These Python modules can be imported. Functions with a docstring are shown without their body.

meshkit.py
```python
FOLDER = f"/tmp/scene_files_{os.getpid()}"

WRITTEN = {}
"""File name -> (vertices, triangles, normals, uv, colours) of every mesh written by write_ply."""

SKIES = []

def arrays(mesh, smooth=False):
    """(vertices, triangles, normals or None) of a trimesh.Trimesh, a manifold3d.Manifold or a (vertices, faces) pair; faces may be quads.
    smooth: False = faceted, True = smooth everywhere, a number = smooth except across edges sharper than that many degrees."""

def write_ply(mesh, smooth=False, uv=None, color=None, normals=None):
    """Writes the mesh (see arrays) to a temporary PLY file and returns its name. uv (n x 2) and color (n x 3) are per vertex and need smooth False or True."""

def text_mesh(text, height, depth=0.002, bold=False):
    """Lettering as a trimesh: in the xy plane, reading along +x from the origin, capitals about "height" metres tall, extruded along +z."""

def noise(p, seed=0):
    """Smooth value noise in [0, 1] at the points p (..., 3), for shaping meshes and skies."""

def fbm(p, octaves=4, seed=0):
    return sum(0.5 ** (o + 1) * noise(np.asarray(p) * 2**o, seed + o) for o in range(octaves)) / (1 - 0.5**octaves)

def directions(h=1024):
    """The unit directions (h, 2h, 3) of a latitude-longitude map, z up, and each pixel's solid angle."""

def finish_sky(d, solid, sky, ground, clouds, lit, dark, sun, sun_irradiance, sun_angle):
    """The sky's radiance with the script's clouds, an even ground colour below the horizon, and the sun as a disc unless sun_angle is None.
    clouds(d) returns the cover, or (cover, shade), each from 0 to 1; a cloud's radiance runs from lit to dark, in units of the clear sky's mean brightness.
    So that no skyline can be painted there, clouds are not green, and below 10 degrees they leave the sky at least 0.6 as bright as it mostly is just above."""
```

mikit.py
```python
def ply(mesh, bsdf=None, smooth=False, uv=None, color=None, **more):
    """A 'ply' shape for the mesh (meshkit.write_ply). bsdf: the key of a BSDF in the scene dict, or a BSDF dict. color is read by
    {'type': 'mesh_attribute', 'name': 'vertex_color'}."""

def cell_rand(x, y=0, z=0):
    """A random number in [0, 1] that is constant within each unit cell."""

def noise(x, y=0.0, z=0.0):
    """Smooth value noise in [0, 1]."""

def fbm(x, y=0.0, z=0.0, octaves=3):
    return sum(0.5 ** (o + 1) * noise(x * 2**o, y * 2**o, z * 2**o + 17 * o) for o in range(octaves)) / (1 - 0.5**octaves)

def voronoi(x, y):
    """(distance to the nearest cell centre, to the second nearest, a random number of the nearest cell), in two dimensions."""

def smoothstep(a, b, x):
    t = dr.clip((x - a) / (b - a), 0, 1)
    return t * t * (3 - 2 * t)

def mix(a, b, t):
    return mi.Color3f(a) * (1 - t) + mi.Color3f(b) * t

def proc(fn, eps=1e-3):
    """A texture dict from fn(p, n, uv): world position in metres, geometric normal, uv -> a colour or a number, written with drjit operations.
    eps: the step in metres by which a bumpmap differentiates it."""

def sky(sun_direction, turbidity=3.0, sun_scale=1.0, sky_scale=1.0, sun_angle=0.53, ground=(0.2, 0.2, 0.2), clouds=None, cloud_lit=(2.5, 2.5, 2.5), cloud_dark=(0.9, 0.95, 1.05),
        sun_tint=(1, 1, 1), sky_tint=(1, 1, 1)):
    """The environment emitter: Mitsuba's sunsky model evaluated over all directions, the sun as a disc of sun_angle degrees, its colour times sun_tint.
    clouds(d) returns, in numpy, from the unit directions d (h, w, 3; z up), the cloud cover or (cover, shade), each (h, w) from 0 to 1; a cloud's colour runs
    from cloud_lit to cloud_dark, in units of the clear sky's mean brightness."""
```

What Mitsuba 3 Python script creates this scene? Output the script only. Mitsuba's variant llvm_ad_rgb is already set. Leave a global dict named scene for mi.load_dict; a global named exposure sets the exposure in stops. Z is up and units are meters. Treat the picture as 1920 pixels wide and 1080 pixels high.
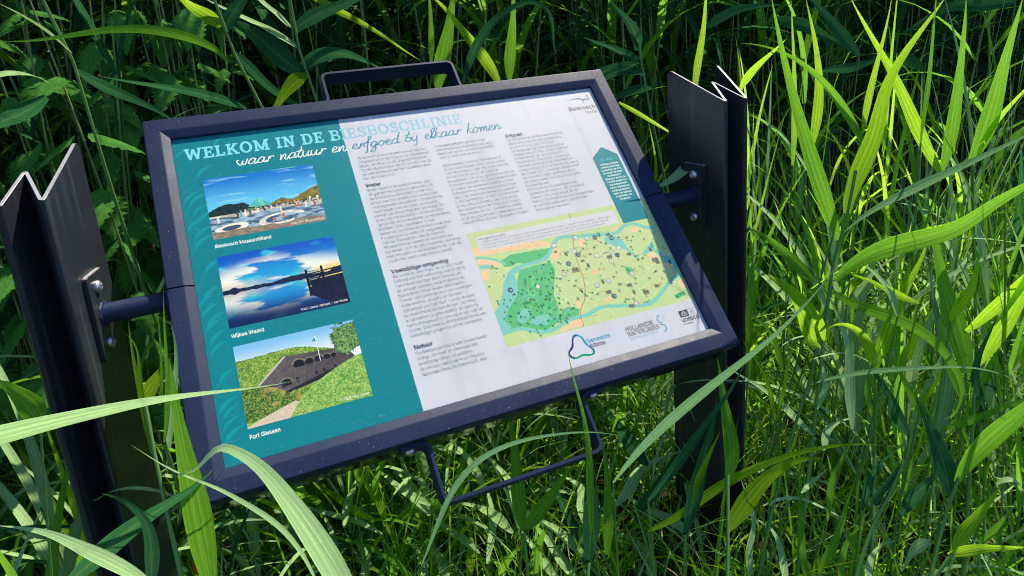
import math, random
import numpy as np, trimesh, manifold3d as m3
import drjit as dr, mitsuba as mi
import mikit, meshkit
from mikit import noise, fbm, cell_rand, smoothstep, mix
from shapely import affinity
from shapely.geometry import Polygon, LineString, Point, box
from shapely.ops import unary_union
from scipy.interpolate import PchipInterpolator, CubicSpline

T = mi.ScalarTransform4f
scene, labels = {}, {}

# ------------------------------------------------------------------ camera, sky, exposure
CAM_POS = np.array([-0.35297, -1.14750, 1.29740])
CAM_R = np.array([[0.91252835, -0.40137724, -0.07866586],      # right
                  [-0.17560539, -0.21076713, -0.96163401],     # down
                  [0.36939782, 0.89133245, -0.26281499]])      # forward
m = np.eye(4)
m[:3, 0], m[:3, 1], m[:3, 2], m[:3, 3] = -CAM_R[0], -CAM_R[1], CAM_R[2], CAM_POS
scene['camera'] = {'type': 'perspective', 'fov': 71.1596, 'fov_axis': 'x', 'near_clip': 0.02, 'far_clip': 300.0,
                   'principal_point_offset_x': 0.0, 'principal_point_offset_y': 0.1233, 'to_world': T(m)}
SUN = np.array([0.518, 0.202, 0.831]); SUN = SUN / np.linalg.norm(SUN)
scene['sky'] = mikit.sky(SUN.tolist(), turbidity=2.3, sun_tint=(0.94, 1.0, 1.06), sky_tint=(0.95, 1.0, 1.05))
exposure = 2.26

# ------------------------------------------------------------------ materials
def lin(c):
    c = np.asarray(c, float) / 255
    return np.where(c < 0.04045, c / 12.92, ((c + 0.055) / 1.055) ** 2.4)

PAPER = lin([206, 214, 230])
def ink(r, g, b, k=0.62):
    """printed colour: relative to the sheet's white"""
    return np.clip(lin([r, g, b]) / PAPER * k, 0.004, 0.85)

def rgb(v): return {'type': 'rgb', 'value': [float(x) for x in v]}
def bsdf(name, d): scene[name] = d; return name

def speckle(p, scale, lo, hi):
    return smoothstep(lo, hi, noise(p.x * scale, p.y * scale, p.z * scale))

def paint_col(p, n, uv):
    grime = fbm(p.x * 22, p.y * 22, p.z * 22)
    dust = speckle(p, 700, 0.86, 0.95) * 0.5 + speckle(p, 260, 0.9, 0.97) * 0.5
    up = smoothstep(0.2, 0.9, n.z)
    return mix((0.008, 0.019, 0.056), (0.017, 0.032, 0.082), grime * 0.8) + mi.Color3f(0.12, 0.12, 0.12) * dust * (0.15 + 0.85 * up) * 0.5
def paint_rough(p, n, uv): return 0.42 + 0.14 * fbm(p.x * 40, p.y * 40, p.z * 40)
def paint_bump(p, n, uv): return fbm(p.x * 420, p.y * 420, p.z * 420, octaves=2)
bsdf('navy_paint', {'type': 'bumpmap', 'arbitrary': mikit.proc(paint_bump, eps=4e-4), 'scale': 0.000025,
     'bsdf': {'type': 'principled', 'base_color': mikit.proc(paint_col), 'roughness': mikit.proc(paint_rough), 'specular': 0.28}})
def smooth_paint_col(p, n, uv): return mix((0.008, 0.010, 0.018), (0.018, 0.02, 0.028), fbm(p.x * 30, p.y * 30, p.z * 30))
bsdf('gloss_paint', {'type': 'principled', 'base_color': mikit.proc(smooth_paint_col), 'roughness': 0.07, 'specular': 0.9})
def post_col(p, n, uv):
    g = fbm(p.x * 16, p.y * 16, p.z * 9)
    scuff = smoothstep(0.72, 0.9, noise(p.x * 130, p.y * 130, p.z * 70)) * 0.006
    rim = smoothstep(0.7, 0.85, n.z)                        # sun glint on the cut top edge, painted in as pale colour
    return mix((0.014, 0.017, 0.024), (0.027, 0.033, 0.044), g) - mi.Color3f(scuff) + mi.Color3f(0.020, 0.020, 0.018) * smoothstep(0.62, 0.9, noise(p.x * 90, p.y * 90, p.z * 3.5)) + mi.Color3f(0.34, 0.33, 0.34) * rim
def post_rough(p, n, uv): return 0.24 + 0.2 * fbm(p.x * 24, p.y * 24, p.z * 24)
def post_bump(p, n, uv): return fbm(p.x * 150, p.y * 150, p.z * 150, octaves=3)
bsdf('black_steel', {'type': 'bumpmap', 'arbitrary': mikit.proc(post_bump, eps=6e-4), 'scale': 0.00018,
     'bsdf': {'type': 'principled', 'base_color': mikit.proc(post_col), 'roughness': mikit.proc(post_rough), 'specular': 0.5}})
bsdf('stainless', {'type': 'roughconductor', 'material': 'Cr', 'distribution': 'ggx', 'alpha': 0.18})
bsdf('bolt_socket', {'type': 'principled', 'base_color': rgb((0.02, 0.02, 0.02)), 'roughness': 0.5})
bsdf('weld', {'type': 'principled', 'base_color': rgb((0.30, 0.31, 0.34)), 'roughness': 0.3, 'metallic': 0.7})
bsdf('dust', {'type': 'twosided', 'bsdf': {'type': 'diffuse', 'reflectance': rgb((0.5, 0.48, 0.42))}})
# the printed sheet under its clear film
def sheet_tone(p):
    return 0.94 + 0.06 * fbm(p.x * 9, p.y * 9, p.z * 9) - 0.10 * smoothstep(0.9, 0.97, noise(p.x * 520, p.y * 520, p.z * 520)) - 0.07 * smoothstep(0.55, 0.9, noise(p.x * 70, 3.0, p.z * 5)) - 0.05 * smoothstep(0.6, 0.8, fbm(p.x * 26, p.y * 26, p.z * 26))
def white_col(p, n, uv): return mi.Color3f(0.63, 0.64, 0.655) * sheet_tone(p)
bsdf('sheet_white', {'type': 'principled', 'base_color': mikit.proc(white_col), 'roughness': 0.32, 'specular': 0.4})
TEAL = ink(0, 134, 152)
def teal_col(p, n, uv):
    wear = smoothstep(0.88, 0.96, noise(p.x * 480, p.y * 480, p.z * 480)) * 0.6 + smoothstep(0.84, 0.95, noise(p.x * 130, p.y * 130, p.z * 500)) * 0.35
    return mix([float(c) for c in TEAL], (0.25, 0.5, 0.55), wear * 0.45) * (0.9 + 0.12 * fbm(p.x * 8, p.y * 8, p.z * 8))
bsdf('sheet_teal', {'type': 'principled', 'base_color': mikit.proc(teal_col), 'roughness': 0.32, 'specular': 0.4})
bsdf('sheet_ink', {'type': 'principled', 'base_color': {'type': 'mesh_attribute', 'name': 'vertex_color'}, 'roughness': 0.34, 'specular': 0.4})

# leaves: thin, light comes through; veins run along them (uv: across, along)
def leaf_bsdf(name, a, b, tip, trans=1.15, rough=0.38):
    def col(p, n, uv):
        f = fbm(p.x * 5, p.y * 5, p.z * 5)
        vein = noise(uv.x * 26, uv.y * 3.0)
        rib = smoothstep(0.06, 0.0, dr.abs(uv.x - 0.5))
        spots = smoothstep(0.62, 0.95, fbm(p.x * 60, p.y * 60, p.z * 60))
        c = mix(a, b, f) * (0.72 + 0.52 * vein)
        c = mix([0, 0, 0], [1, 1, 1], 0) + c * (1 - 0.25 * rib) + mi.Color3f(0.10, 0.13, 0.05) * rib
        c = c * (1 - 0.30 * spots)
        dry = smoothstep(0.965, 1.03, uv.y + 0.05 * noise(p.x * 60, p.y * 60, p.z * 60))
        return mi.Color3f(c) * (1 - dry) + mi.Color3f(tip) * dry
    def bump(p, n, uv): return noise(uv.x * 22, 0.5) * 0.7 + 0.3 * noise(uv.x * 50, uv.y * 4)
    bsdf(name, {'type': 'bumpmap', 'arbitrary': mikit.proc(bump, eps=4e-4), 'scale': 0.0005,
         'bsdf': {'type': 'principledthin', 'base_color': mikit.proc(col), 'roughness': rough, 'diff_trans': trans, 'eta': 1.45}})
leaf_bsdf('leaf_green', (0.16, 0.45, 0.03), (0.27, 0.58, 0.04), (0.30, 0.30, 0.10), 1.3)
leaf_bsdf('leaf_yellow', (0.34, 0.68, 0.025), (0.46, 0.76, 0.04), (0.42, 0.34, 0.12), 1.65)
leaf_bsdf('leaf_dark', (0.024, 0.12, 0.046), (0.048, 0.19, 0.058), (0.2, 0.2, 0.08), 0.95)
leaf_bsdf('leaf_grey', (0.13, 0.30, 0.12), (0.20, 0.40, 0.17), (0.42, 0.38, 0.22), 0.62, 0.42)
leaf_bsdf('leaf_mint', (0.29, 0.51, 0.19), (0.41, 0.62, 0.28), (0.42, 0.38, 0.22), 0.62, 0.36)  # sun glare on the blades is put into this pale base colour
def stem_col(p, n, uv):
    f = fbm(p.x * 7, p.y * 7, p.z * 3)
    return mix((0.11, 0.21, 0.04), (0.25, 0.29, 0.09), f) * (0.75 + 0.5 * noise(p.x * 200, p.y * 200, p.z * 8))
bsdf('reed_stem', {'type': 'principled', 'base_color': mikit.proc(stem_col), 'roughness': 0.45, 'specular': 0.4})
def green_col(p, n, uv): return mix((0.07, 0.19, 0.035), (0.15, 0.30, 0.06), fbm(p.x * 9, p.y * 9, p.z * 5))
bsdf('green_stem', {'type': 'principled', 'base_color': mikit.proc(green_col), 'roughness': 0.45, 'specular': 0.4})
def dry_col(p, n, uv): return mix((0.30, 0.20, 0.09), (0.45, 0.36, 0.2), fbm(p.x * 40, p.y * 40, p.z * 40))
bsdf('straw_brown', {'type': 'principledthin', 'base_color': mikit.proc(dry_col), 'roughness': 0.6, 'diff_trans': 0.7, 'eta': 1.4})
def rust_col(p, n, uv): return mix((0.42, 0.11, 0.02), (0.55, 0.22, 0.06), fbm(p.x * 90, p.y * 90, p.z * 90))
bsdf('rust_brown', {'type': 'principledthin', 'base_color': mikit.proc(rust_col), 'roughness': 0.6, 'diff_trans': 0.8, 'eta': 1.4})
def nettle_col(p, n, uv):
    f = fbm(p.x * 12, p.y * 12, p.z * 12)
    rib = smoothstep(0.05, 0.0, dr.abs(uv.x - 0.5))
    return mix((0.07, 0.24, 0.04), (0.13, 0.36, 0.07), f) * (0.8 + 0.4 * noise(uv.x * 14, uv.y * 12)) + mi.Color3f(0.05, 0.07, 0.03) * rib
bsdf('nettle_leaf', {'type': 'principledthin', 'base_color': mikit.proc(nettle_col), 'roughness': 0.45, 'diff_trans': 0.9, 'eta': 1.45})
def soil_col(p, n, uv):
    return mix((0.018, 0.013, 0.008), (0.052, 0.040, 0.026), fbm(p.x * 14, p.y * 14, p.z * 14, octaves=4)) * (0.7 + 0.6 * noise(p.x * 120, p.y * 120))
bsdf('soil', {'type': 'diffuse', 'reflectance': mikit.proc(soil_col)})

# ------------------------------------------------------------------ helpers
def fresh(key):
    if key not in USED: USED.add(key); return key
    k = 1
    while f'{key}_{k:03d}' in USED: k += 1
    USED.add(f'{key}_{k:03d}'); return f'{key}_{k:03d}'
USED = set()
def thing(name, label, cat, group=None):
    key = fresh(name); labels[key] = {'label': label, 'category': cat}
    if group: labels[key]['group'] = group
    return key
def put(parent, name, d, label=None, **more):
    key = fresh(f'{parent}__{name}'); scene[key] = d
    if label or more: labels[key] = {**({'label': label} if label else {}), **more}
    return key

# ------------------------------------------------------------------ ground
gx, gy = np.meshgrid(np.linspace(-1, 1, 121), np.linspace(-1, 1, 121), indexing='ij')
gx, gy = np.sign(gx) * np.abs(gx) ** 2.6 * 60, np.sign(gy) * np.abs(gy) ** 2.6 * 60
gp = np.stack([gx, gy, gx * 0], -1)
gz = (meshkit.fbm(gp * 3, 3, 4) - 0.5) * 0.09 + (meshkit.fbm(gp * 14, 3, 5) - 0.5) * 0.03
gv = np.stack([gx, gy, gz], -1).reshape(-1, 3)
gi = np.arange(121 * 121).reshape(121, 121)
gf = np.stack([gi[:-1, :-1], gi[1:, :-1], gi[1:, 1:], gi[:-1, 1:]], -1).reshape(-1, 4)
scene['ground'] = mikit.ply((gv, gf), 'soil', smooth=True)
labels['ground'] = {'label': 'dark damp soil under the reeds and grass', 'category': 'ground', 'kind': 'structure'}

# ------------------------------------------------------------------ the information sign
TILT = math.radians(46.578)
PU, PV, PN = np.array([1.0, 0, 0]), np.array([0, math.cos(TILT), math.sin(TILT)]), np.array([0, -math.sin(TILT), math.cos(TILT)])
PO = np.array([0, 0, 0.95])
PM = np.eye(4); PM[:3, 0], PM[:3, 1], PM[:3, 2], PM[:3, 3] = PU, PV, PN, PO
PANEL = T(PM)
def local(u, v, n): return PO + PU * u + PV * v + PN * n
W, H = 0.90, 0.6455
SIGN = thing('information_sign', 'tilted blue framed information board, teal and white, between two folded black steel posts', 'information sign')

# frame rails: one profile (inset t, height n) swept with mitred or square ends
PROFILE = np.array([(0, -.030), (0, -.0035), (.0004, -.0016), (.0016, -.0004), (.0035, 0), (.0240, 0), (.0258, -.0002), (.0276, -.0009),
                    (.0388, -.0054), (.0396, -.0060), (.0400, -.0070), (.0400, -.0140), (.012, -.0145), (.012, -.030)])
def rail(p0, p1, inward, e0, e1):
    """p0 -> p1 along the outer edge (u, v); e = 1: mitre at that end, 0: square"""
    p0, p1, inward = (np.array(x, float) for x in (p0, p1, inward))
    a = (p1 - p0) / np.linalg.norm(p1 - p0); rings = []
    L = np.linalg.norm(p1 - p0)
    for s in np.linspace(0, 1, 9):
        row = []
        for t, n in PROFILE:
            lo, hi = t * e0 + 0.0003, L - t * e1 - 0.0003
            q = p0 + a * (lo + (hi - lo) * s) + inward * t
            row.append((q[0], q[1], n))
        rings.append(row)
    V = np.array(rings); k, c = V.shape[:2]; F = []
    for i in range(k - 1):
        for j in range(c):
            F.append((i * c + j, i * c + (j + 1) % c, (i + 1) * c + (j + 1) % c, (i + 1) * c + j))
    V = V.reshape(-1, 3); F = np.array(F)
    tri = np.vstack([F[:, [0, 1, 2]], F[:, [0, 2, 3]]])
    cv, cap = trimesh.creation.triangulate_polygon(Polygon(PROFILE), engine='earcut')
    cap = np.array([int(np.argmin(np.linalg.norm(PROFILE - q, axis=1))) for q in cv])[cap]
    mesh = trimesh.Trimesh(V, np.vstack([tri, cap, cap[:, ::-1] + (k - 1) * c]), process=False)
    mesh.merge_vertices(); mesh.fix_normals()
    return mesh
hw, hh = W / 2, H / 2
def fr(name, mesh): put(SIGN, 'frame__' + name, mikit.ply(mesh, 'navy_paint', smooth=22, to_world=PANEL))
fr('top_rail', rail((-hw, hh), (hw, hh), (0, -1), 1, 1))
fr('bottom_rail', rail((-hw, -hh), (hw, -hh), (0, 1), 1, 1))
for s in (-1, 1):
    fr('side_rail', rail((s * hw, 0.0009), (s * hw, hh), (-s, 0), 0, 1))
    fr('side_rail', rail((s * hw, -hh), (s * hw, -0.0009), (-s, 0), 1, 0))

def rbox(ex, r=0.002):
    """a box with rounded edges"""
    ex = np.array(ex) / 2 - r
    s = m3.Manifold.sphere(r, 12)
    return m3.Manifold.batch_hull([s.translate((float(a * ex[0]), float(b * ex[1]), float(c * ex[2]))) for a in (-1, 1) for b in (-1, 1) for c in (-1, 1)])
def tm(man):
    q = man.to_mesh(); return trimesh.Trimesh(q.vert_properties[:, :3], q.tri_verts, process=False)
tray = tm(rbox((W - .004, H - .004, .058), .003)); tray.apply_translation((0, 0, -.0303 - .029))
put(SIGN, 'housing', mikit.ply(tray, 'gloss_paint', smooth=30, to_world=PANEL))

# strip brackets above and below the board, each one bent bar with feet screwed to the housing
def strip(path, width, thick, bend=0.011):
    line = LineString(path)
    shape = line.buffer(thick / 2 + bend, cap_style='flat', join_style='round', quad_segs=6).buffer(-bend, join_style='round', quad_segs=6)
    rounded = shape.buffer(-thick * .499).buffer(0)
    g = shape
    mesh = trimesh.creation.extrude_polygon(g, width, engine='earcut')
    return mesh
def round_path(pts, r, k=6):
    pts = [np.array(p, float) for p in pts]; out = [pts[0]]
    for a, b, c in zip(pts, pts[1:], pts[2:]):
        d0, d1 = (a - b) / np.linalg.norm(a - b), (c - b) / np.linalg.norm(c - b)
        for t in np.linspace(0, 1, k):
            out.append((b + d0 * r) * (1 - t) ** 2 + 2 * b * t * (1 - t) + (b + d1 * r) * t ** 2)
    return out + [pts[-1]]
def bracket(pts, n0, n1, thick):
    g = LineString([tuple(p) for p in round_path(pts, .014)]).buffer(thick / 2, cap_style='flat', join_style='round')
    core = trimesh.creation.extrude_polygon(g, n0 - n1 - .0016, engine='earcut'); core.apply_translation((0, 0, n1 + .0008))
    rim = trimesh.creation.extrude_polygon(g.buffer(-.0007), n0 - n1, engine='earcut'); rim.apply_translation((0, 0, n1))
    parts = [m3.Manifold(m3.Mesh(np.array(x.vertices, np.float32), np.array(x.faces, np.uint32))) for x in (core, rim)]
    return tm(parts[0] + parts[1])
def dome(r, h):
    prof = [(0, 0), (r, 0)] + [(r * math.cos(a), h * (.18 + .82 * math.sin(a))) for a in np.linspace(0.12, 1.45, 9)] + [(0, h)]
    body = trimesh.creation.revolve(np.array(prof), sections=36)
    star = Polygon([((r * (.46 if i % 2 else .33)) * math.cos(i * math.pi / 6), (r * (.46 if i % 2 else .33)) * math.sin(i * math.pi / 6)) for i in range(12)]).buffer(r * .05)
    cut = trimesh.creation.extrude_polygon(star, h, engine='earcut'); cut.apply_translation((0, 0, h * .45))
    a, b = [m3.Manifold(m3.Mesh(np.array(x.vertices, np.float32), np.array(x.faces, np.uint32))) for x in (body, cut)]
    d = a - b
    return tm(d) if len(tm(d).faces) else body
DOME = dome(.0095, .0075)
def frame_to(z, x=(0, 0, 1)):
    z = np.array(z, float) / np.linalg.norm(z); x = np.array(x, float); x = x - z * (x @ z); x /= np.linalg.norm(x)
    q = np.eye(4); q[:3, 0], q[:3, 1], q[:3, 2] = x, np.cross(z, x), z
    return q
for sgn, lab in ((1, 'strip bracket standing up behind the top rail'), (-1, 'strip bracket hanging below the bottom rail')):
    y0, y1 = sgn * (hh + .0032), sgn * (hh + (.0755 if sgn > 0 else .094))
    xs = (-.1315, .133) if sgn > 0 else (-.131, .131)
    pts = [(xs[0] - .042, y0), (xs[0], y0), (xs[0], y1), (xs[1], y1), (xs[1], y0), (xs[1] + .042, y0)]
    b = put(SIGN, 'bracket', mikit.ply(bracket(pts, -.014, -.050, .0058), 'navy_paint', smooth=30, to_world=PANEL), lab)
    for x in (xs[0] - .026, xs[1] + .026):
        q = frame_to((0, sgn, 0)); q[:3, 3] = (x, sgn * (hh + .0060), -.034)
        put(b, 'bolt', mikit.ply(DOME, 'stainless', smooth=35, to_world=T(PM @ q)))

# posts: a steel sheet folded to a zigzag, its top cut on a slope
Y_NEAR, LEG = -0.0436, np.array([-0.0358, 0.1376])
def post_mesh(s):
    B, D = np.array([.5688, Y_NEAR]), np.array([.6180, Y_NEAR])
    A, E, C = B + LEG, D + LEG * (-1, 1), np.array([.5936, .034])
    line = [A, B, C, D, E]
    line = [p * (s, 1) for p in round_path(line, .009, 7)]
    th = .0058
    dense = []
    for a, b in zip(line, line[1:]):
        k = max(1, int(np.linalg.norm(b - a) / .004)) if np.linalg.norm(b - a) > .02 else 1
        dense += [a + (b - a) * t for t in np.linspace(0, 1, k, endpoint=False)]
    dense.append(line[-1]); P = np.array(dense)
    tan = np.gradient(P, axis=0); tan /= np.linalg.norm(tan, axis=1, keepdims=True); nor = np.stack([-tan[:, 1], tan[:, 0]], 1)
    arc = np.r_[0, np.cumsum(np.linalg.norm(np.diff(P, axis=0), axis=1))]; end = np.minimum(arc, arc[-1] - arc)
    R = .012; drop = np.where(end < R, R - np.sqrt(np.maximum(R * R - (R - end) ** 2, 0)), 0)
    ztop = .95 + .166 + .452 * (P[:, 1] - Y_NEAR) - drop
    V, k = [], len(P); c = .0007
    cols = [(-th / 2, 0, c), (-th / 2 + c, 0, 0), (th / 2 - c, 0, 0), (th / 2, 0, c)]
    for side, _, d in cols:
        V.append(np.c_[P + nor * side, ztop - d])
    V.append(np.c_[P + nor * th / 2, ztop * 0 - .3]); V.append(np.c_[P - nor * th / 2, ztop * 0 - .3])
    V = np.array(V); rows = len(V); F = []
    for r in range(rows):
        r2 = (r + 1) % rows
        for j in range(k - 1): F.append((r * k + j, r2 * k + j, r2 * k + j + 1, r * k + j + 1))
    F = np.array(F); tri = np.vstack([F[:, [0, 1, 2]], F[:, [0, 2, 3]]])
    caps = []
    for j in (0, k - 1):
        ids = [r * k + j for r in range(rows)]
        caps += [(ids[0], ids[a], ids[a + 1]) for a in range(1, rows - 1)] if j else [(ids[0], ids[a + 1], ids[a]) for a in range(1, rows - 1)]
    mesh = trimesh.Trimesh(V.reshape(-1, 3), np.vstack([tri, caps]), process=True); mesh.fix_normals()
    return mesh
for s, lab in ((-1, 'left black folded steel post standing nearer the viewer'), (1, 'right black folded steel post with bright cut edges on its top')):
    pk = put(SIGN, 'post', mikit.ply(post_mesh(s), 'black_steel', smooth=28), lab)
    d = np.array([LEG[0] * s, LEG[1], 0]); d /= np.linalg.norm(d)               # along the inner leg, away from the viewer
    outn = np.array([-s * d[1], s * d[0], 0]);                                   # face towards the board
    if outn[0] * s > 0: outn = -outn
    foot = np.array([.5688 * s, Y_NEAR, 0]) + d * .076 + outn * .0029
    foot[2] = PO[2] - .04 * PN[2]
    q = np.eye(4); q[:3, 0], q[:3, 1], q[:3, 2], q[:3, 3] = d, (0, 0, 1), np.cross(d, (0, 0, 1)), foot + outn * .0032
    plate = box(-.0305, -.067, .0305, .067).buffer(-.009).buffer(.009)
    pm = trimesh.creation.extrude_polygon(plate, .0052, engine='earcut'); pm.apply_translation((0, 0, -.0026))
    pm2 = trimesh.creation.extrude_polygon(plate.buffer(-.0008), .0066, engine='earcut'); pm2.apply_translation((0, 0, -.0033))
    a, b = [m3.Manifold(m3.Mesh(np.array(x.vertices, np.float32), np.array(x.faces, np.uint32))) for x in (pm, pm2)]
    put(pk, 'mounting_plate', mikit.ply(tm(a + b), 'black_steel', smooth=30, to_world=T(q)))
    for dz in (.0445, -.0445):
        b = frame_to(outn); b[:3, 3] = foot + outn * .0064 + np.array([0, 0, dz]) - d * .002
        put(pk, 'bolt', mikit.ply(DOME, 'stainless', smooth=35, to_world=T(b)))
    a0 = local(s * (hw - .02), 0, -.040); a1 = np.array([foot[0] + outn[0] * .002, a0[1], a0[2]])
    cyl = trimesh.creation.cylinder(.0155, segment=[a0, a1], sections=40)
    put(pk, 'arm', mikit.ply(cyl, 'navy_paint', smooth=40))
    tor = trimesh.creation.torus(.0158, .0034, major_sections=40, minor_sections=10)
    rng = np.random.default_rng(5); tv = np.array(tor.vertices); tor.vertices = tv * (1 + .035 * np.sin(9 * np.arctan2(tv[:, 1], tv[:, 0]))[:, None])
    b = frame_to(outn); b[:3, 3] = a1 + outn * .0042
    put(pk, 'weld_bead', mikit.ply(tor, 'navy_paint', smooth=50, to_world=T(b)))

# ------------------------------------------------------------------ the printed sheet (all in metres on the sheet: u right, v up)
N0 = -.0115
IU, IV = .4155, .2885
sheet = trimesh.creation.box((2 * IU + .01, 2 * IV + .01, .002)); sheet.apply_translation((0, 0, N0 - .001))
put(SIGN, 'board', mikit.ply(sheet, 'sheet_white', to_world=PANEL), 'printed sheet, teal at the left and white at the right')
BOARD = SIGN + '__board'
class Ink:
    """flat coloured shapes printed on the sheet; each later shape lies a hair above the one before"""
    def __init__(self, n=1): self.v, self.f, self.c, self.k, self.n = [], [], [], 0, n
    def add(self, v2, f, col, layer):
        v2 = np.asarray(v2, float)
        self.f.append(np.asarray(f) + self.k); self.k += len(v2)
        self.v.append(np.c_[v2, np.full(len(v2), N0 + .00003 * (self.n + layer))]); self.c.append(np.tile(col, (len(v2), 1)))
    def poly(self, g, col, layer=0):
        for p in getattr(g, 'geoms', [g]):
            if p.is_empty or p.area < 1e-9 or p.geom_type != 'Polygon': continue
            v, f = trimesh.creation.triangulate_polygon(p, engine='earcut')
            if len(f):
                cr = np.cross(np.c_[v[f[:, 1]] - v[f[:, 0]], np.zeros(len(f))], np.c_[v[f[:, 2]] - v[f[:, 0]], np.zeros(len(f))])[:, 2]
                self.add(v, np.where((cr < 0)[:, None], f[:, ::-1], f), col, layer)
    def text(self, s, u, v, h, col, width=None, bold=False, layer=0, sx=None, right=False, stroke=0):
        m = flat_text(s, h, stroke or bold)
        p = np.array(m[0]); w = p[:, 0].max()
        k = width / w if width else (sx or 1)
        p[:, 0] *= k
        if right: p[:, 0] -= w * k
        self.add(p + (u, v), m[1], col, layer); return w * k
    def done(self, name, label=None, **more):
        mesh = trimesh.Trimesh(np.vstack(self.v), np.vstack(self.f), process=False)
        return put(BOARD, name, mikit.ply(mesh, 'sheet_ink', color=np.vstack(self.c), to_world=PANEL), label, **more)
_TXT = {}
def flat_text(s, h, bold):
    if (s, bold) not in _TXT:
        t = meshkit.text_mesh(s, 1.0, 0.01, bold)
        keep = (t.face_normals[:, 2] > .5)
        t = trimesh.Trimesh(t.vertices, t.faces[keep], process=False); t.remove_unreferenced_vertices()
        _TXT[s, bold] = (np.array(t.vertices)[:, :2], np.array(t.faces))
    v, f = _TXT[s, bold]; return v * h, f

ut = -.1255
t = trimesh.Trimesh([(-IU, -IV, N0 + .00002), (ut, -IV, N0 + .00002), (ut, IV, N0 + .00002), (-IU, IV, N0 + .00002)], [(0, 1, 2), (0, 2, 3)], process=False)
put(BOARD, 'teal_field', mikit.ply(t, 'sheet_teal', to_world=PANEL))

# wave crests printed in lighter teal
w = Ink(1); wc = ink(0, 150, 170); r_ = random.Random(4)
def crest(u, v, s, flip=1):
    out = []
    for t in np.linspace(0, 1, 14):
        a = math.pi * (1.02 - .55 * t); out.append((u + s * 1.25 * (1 + math.cos(a)), v + s * math.sin(a) * .95))
    inn = [(x + s * .10 * math.sin(math.pi * i / 13) + .0003, y - s * .28 * math.sin(math.pi * (i / 13) ** 0.8) - .0002) for i, (x, y) in enumerate(out)]
    tail = LineString([(out[0][0] - s * .05 - s * 1.1 * (t ** 1.8), out[0][1] - s * 1.2 * t) for t in np.linspace(0, 1, 8)]).buffer(s * .022)
    w.poly(Polygon(out + inn[::-1]).buffer(0).intersection(box(-IU, -IV, ut, IV)), wc)
    w.poly(tail.intersection(box(-IU, -IV, ut, IV)), wc)
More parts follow.
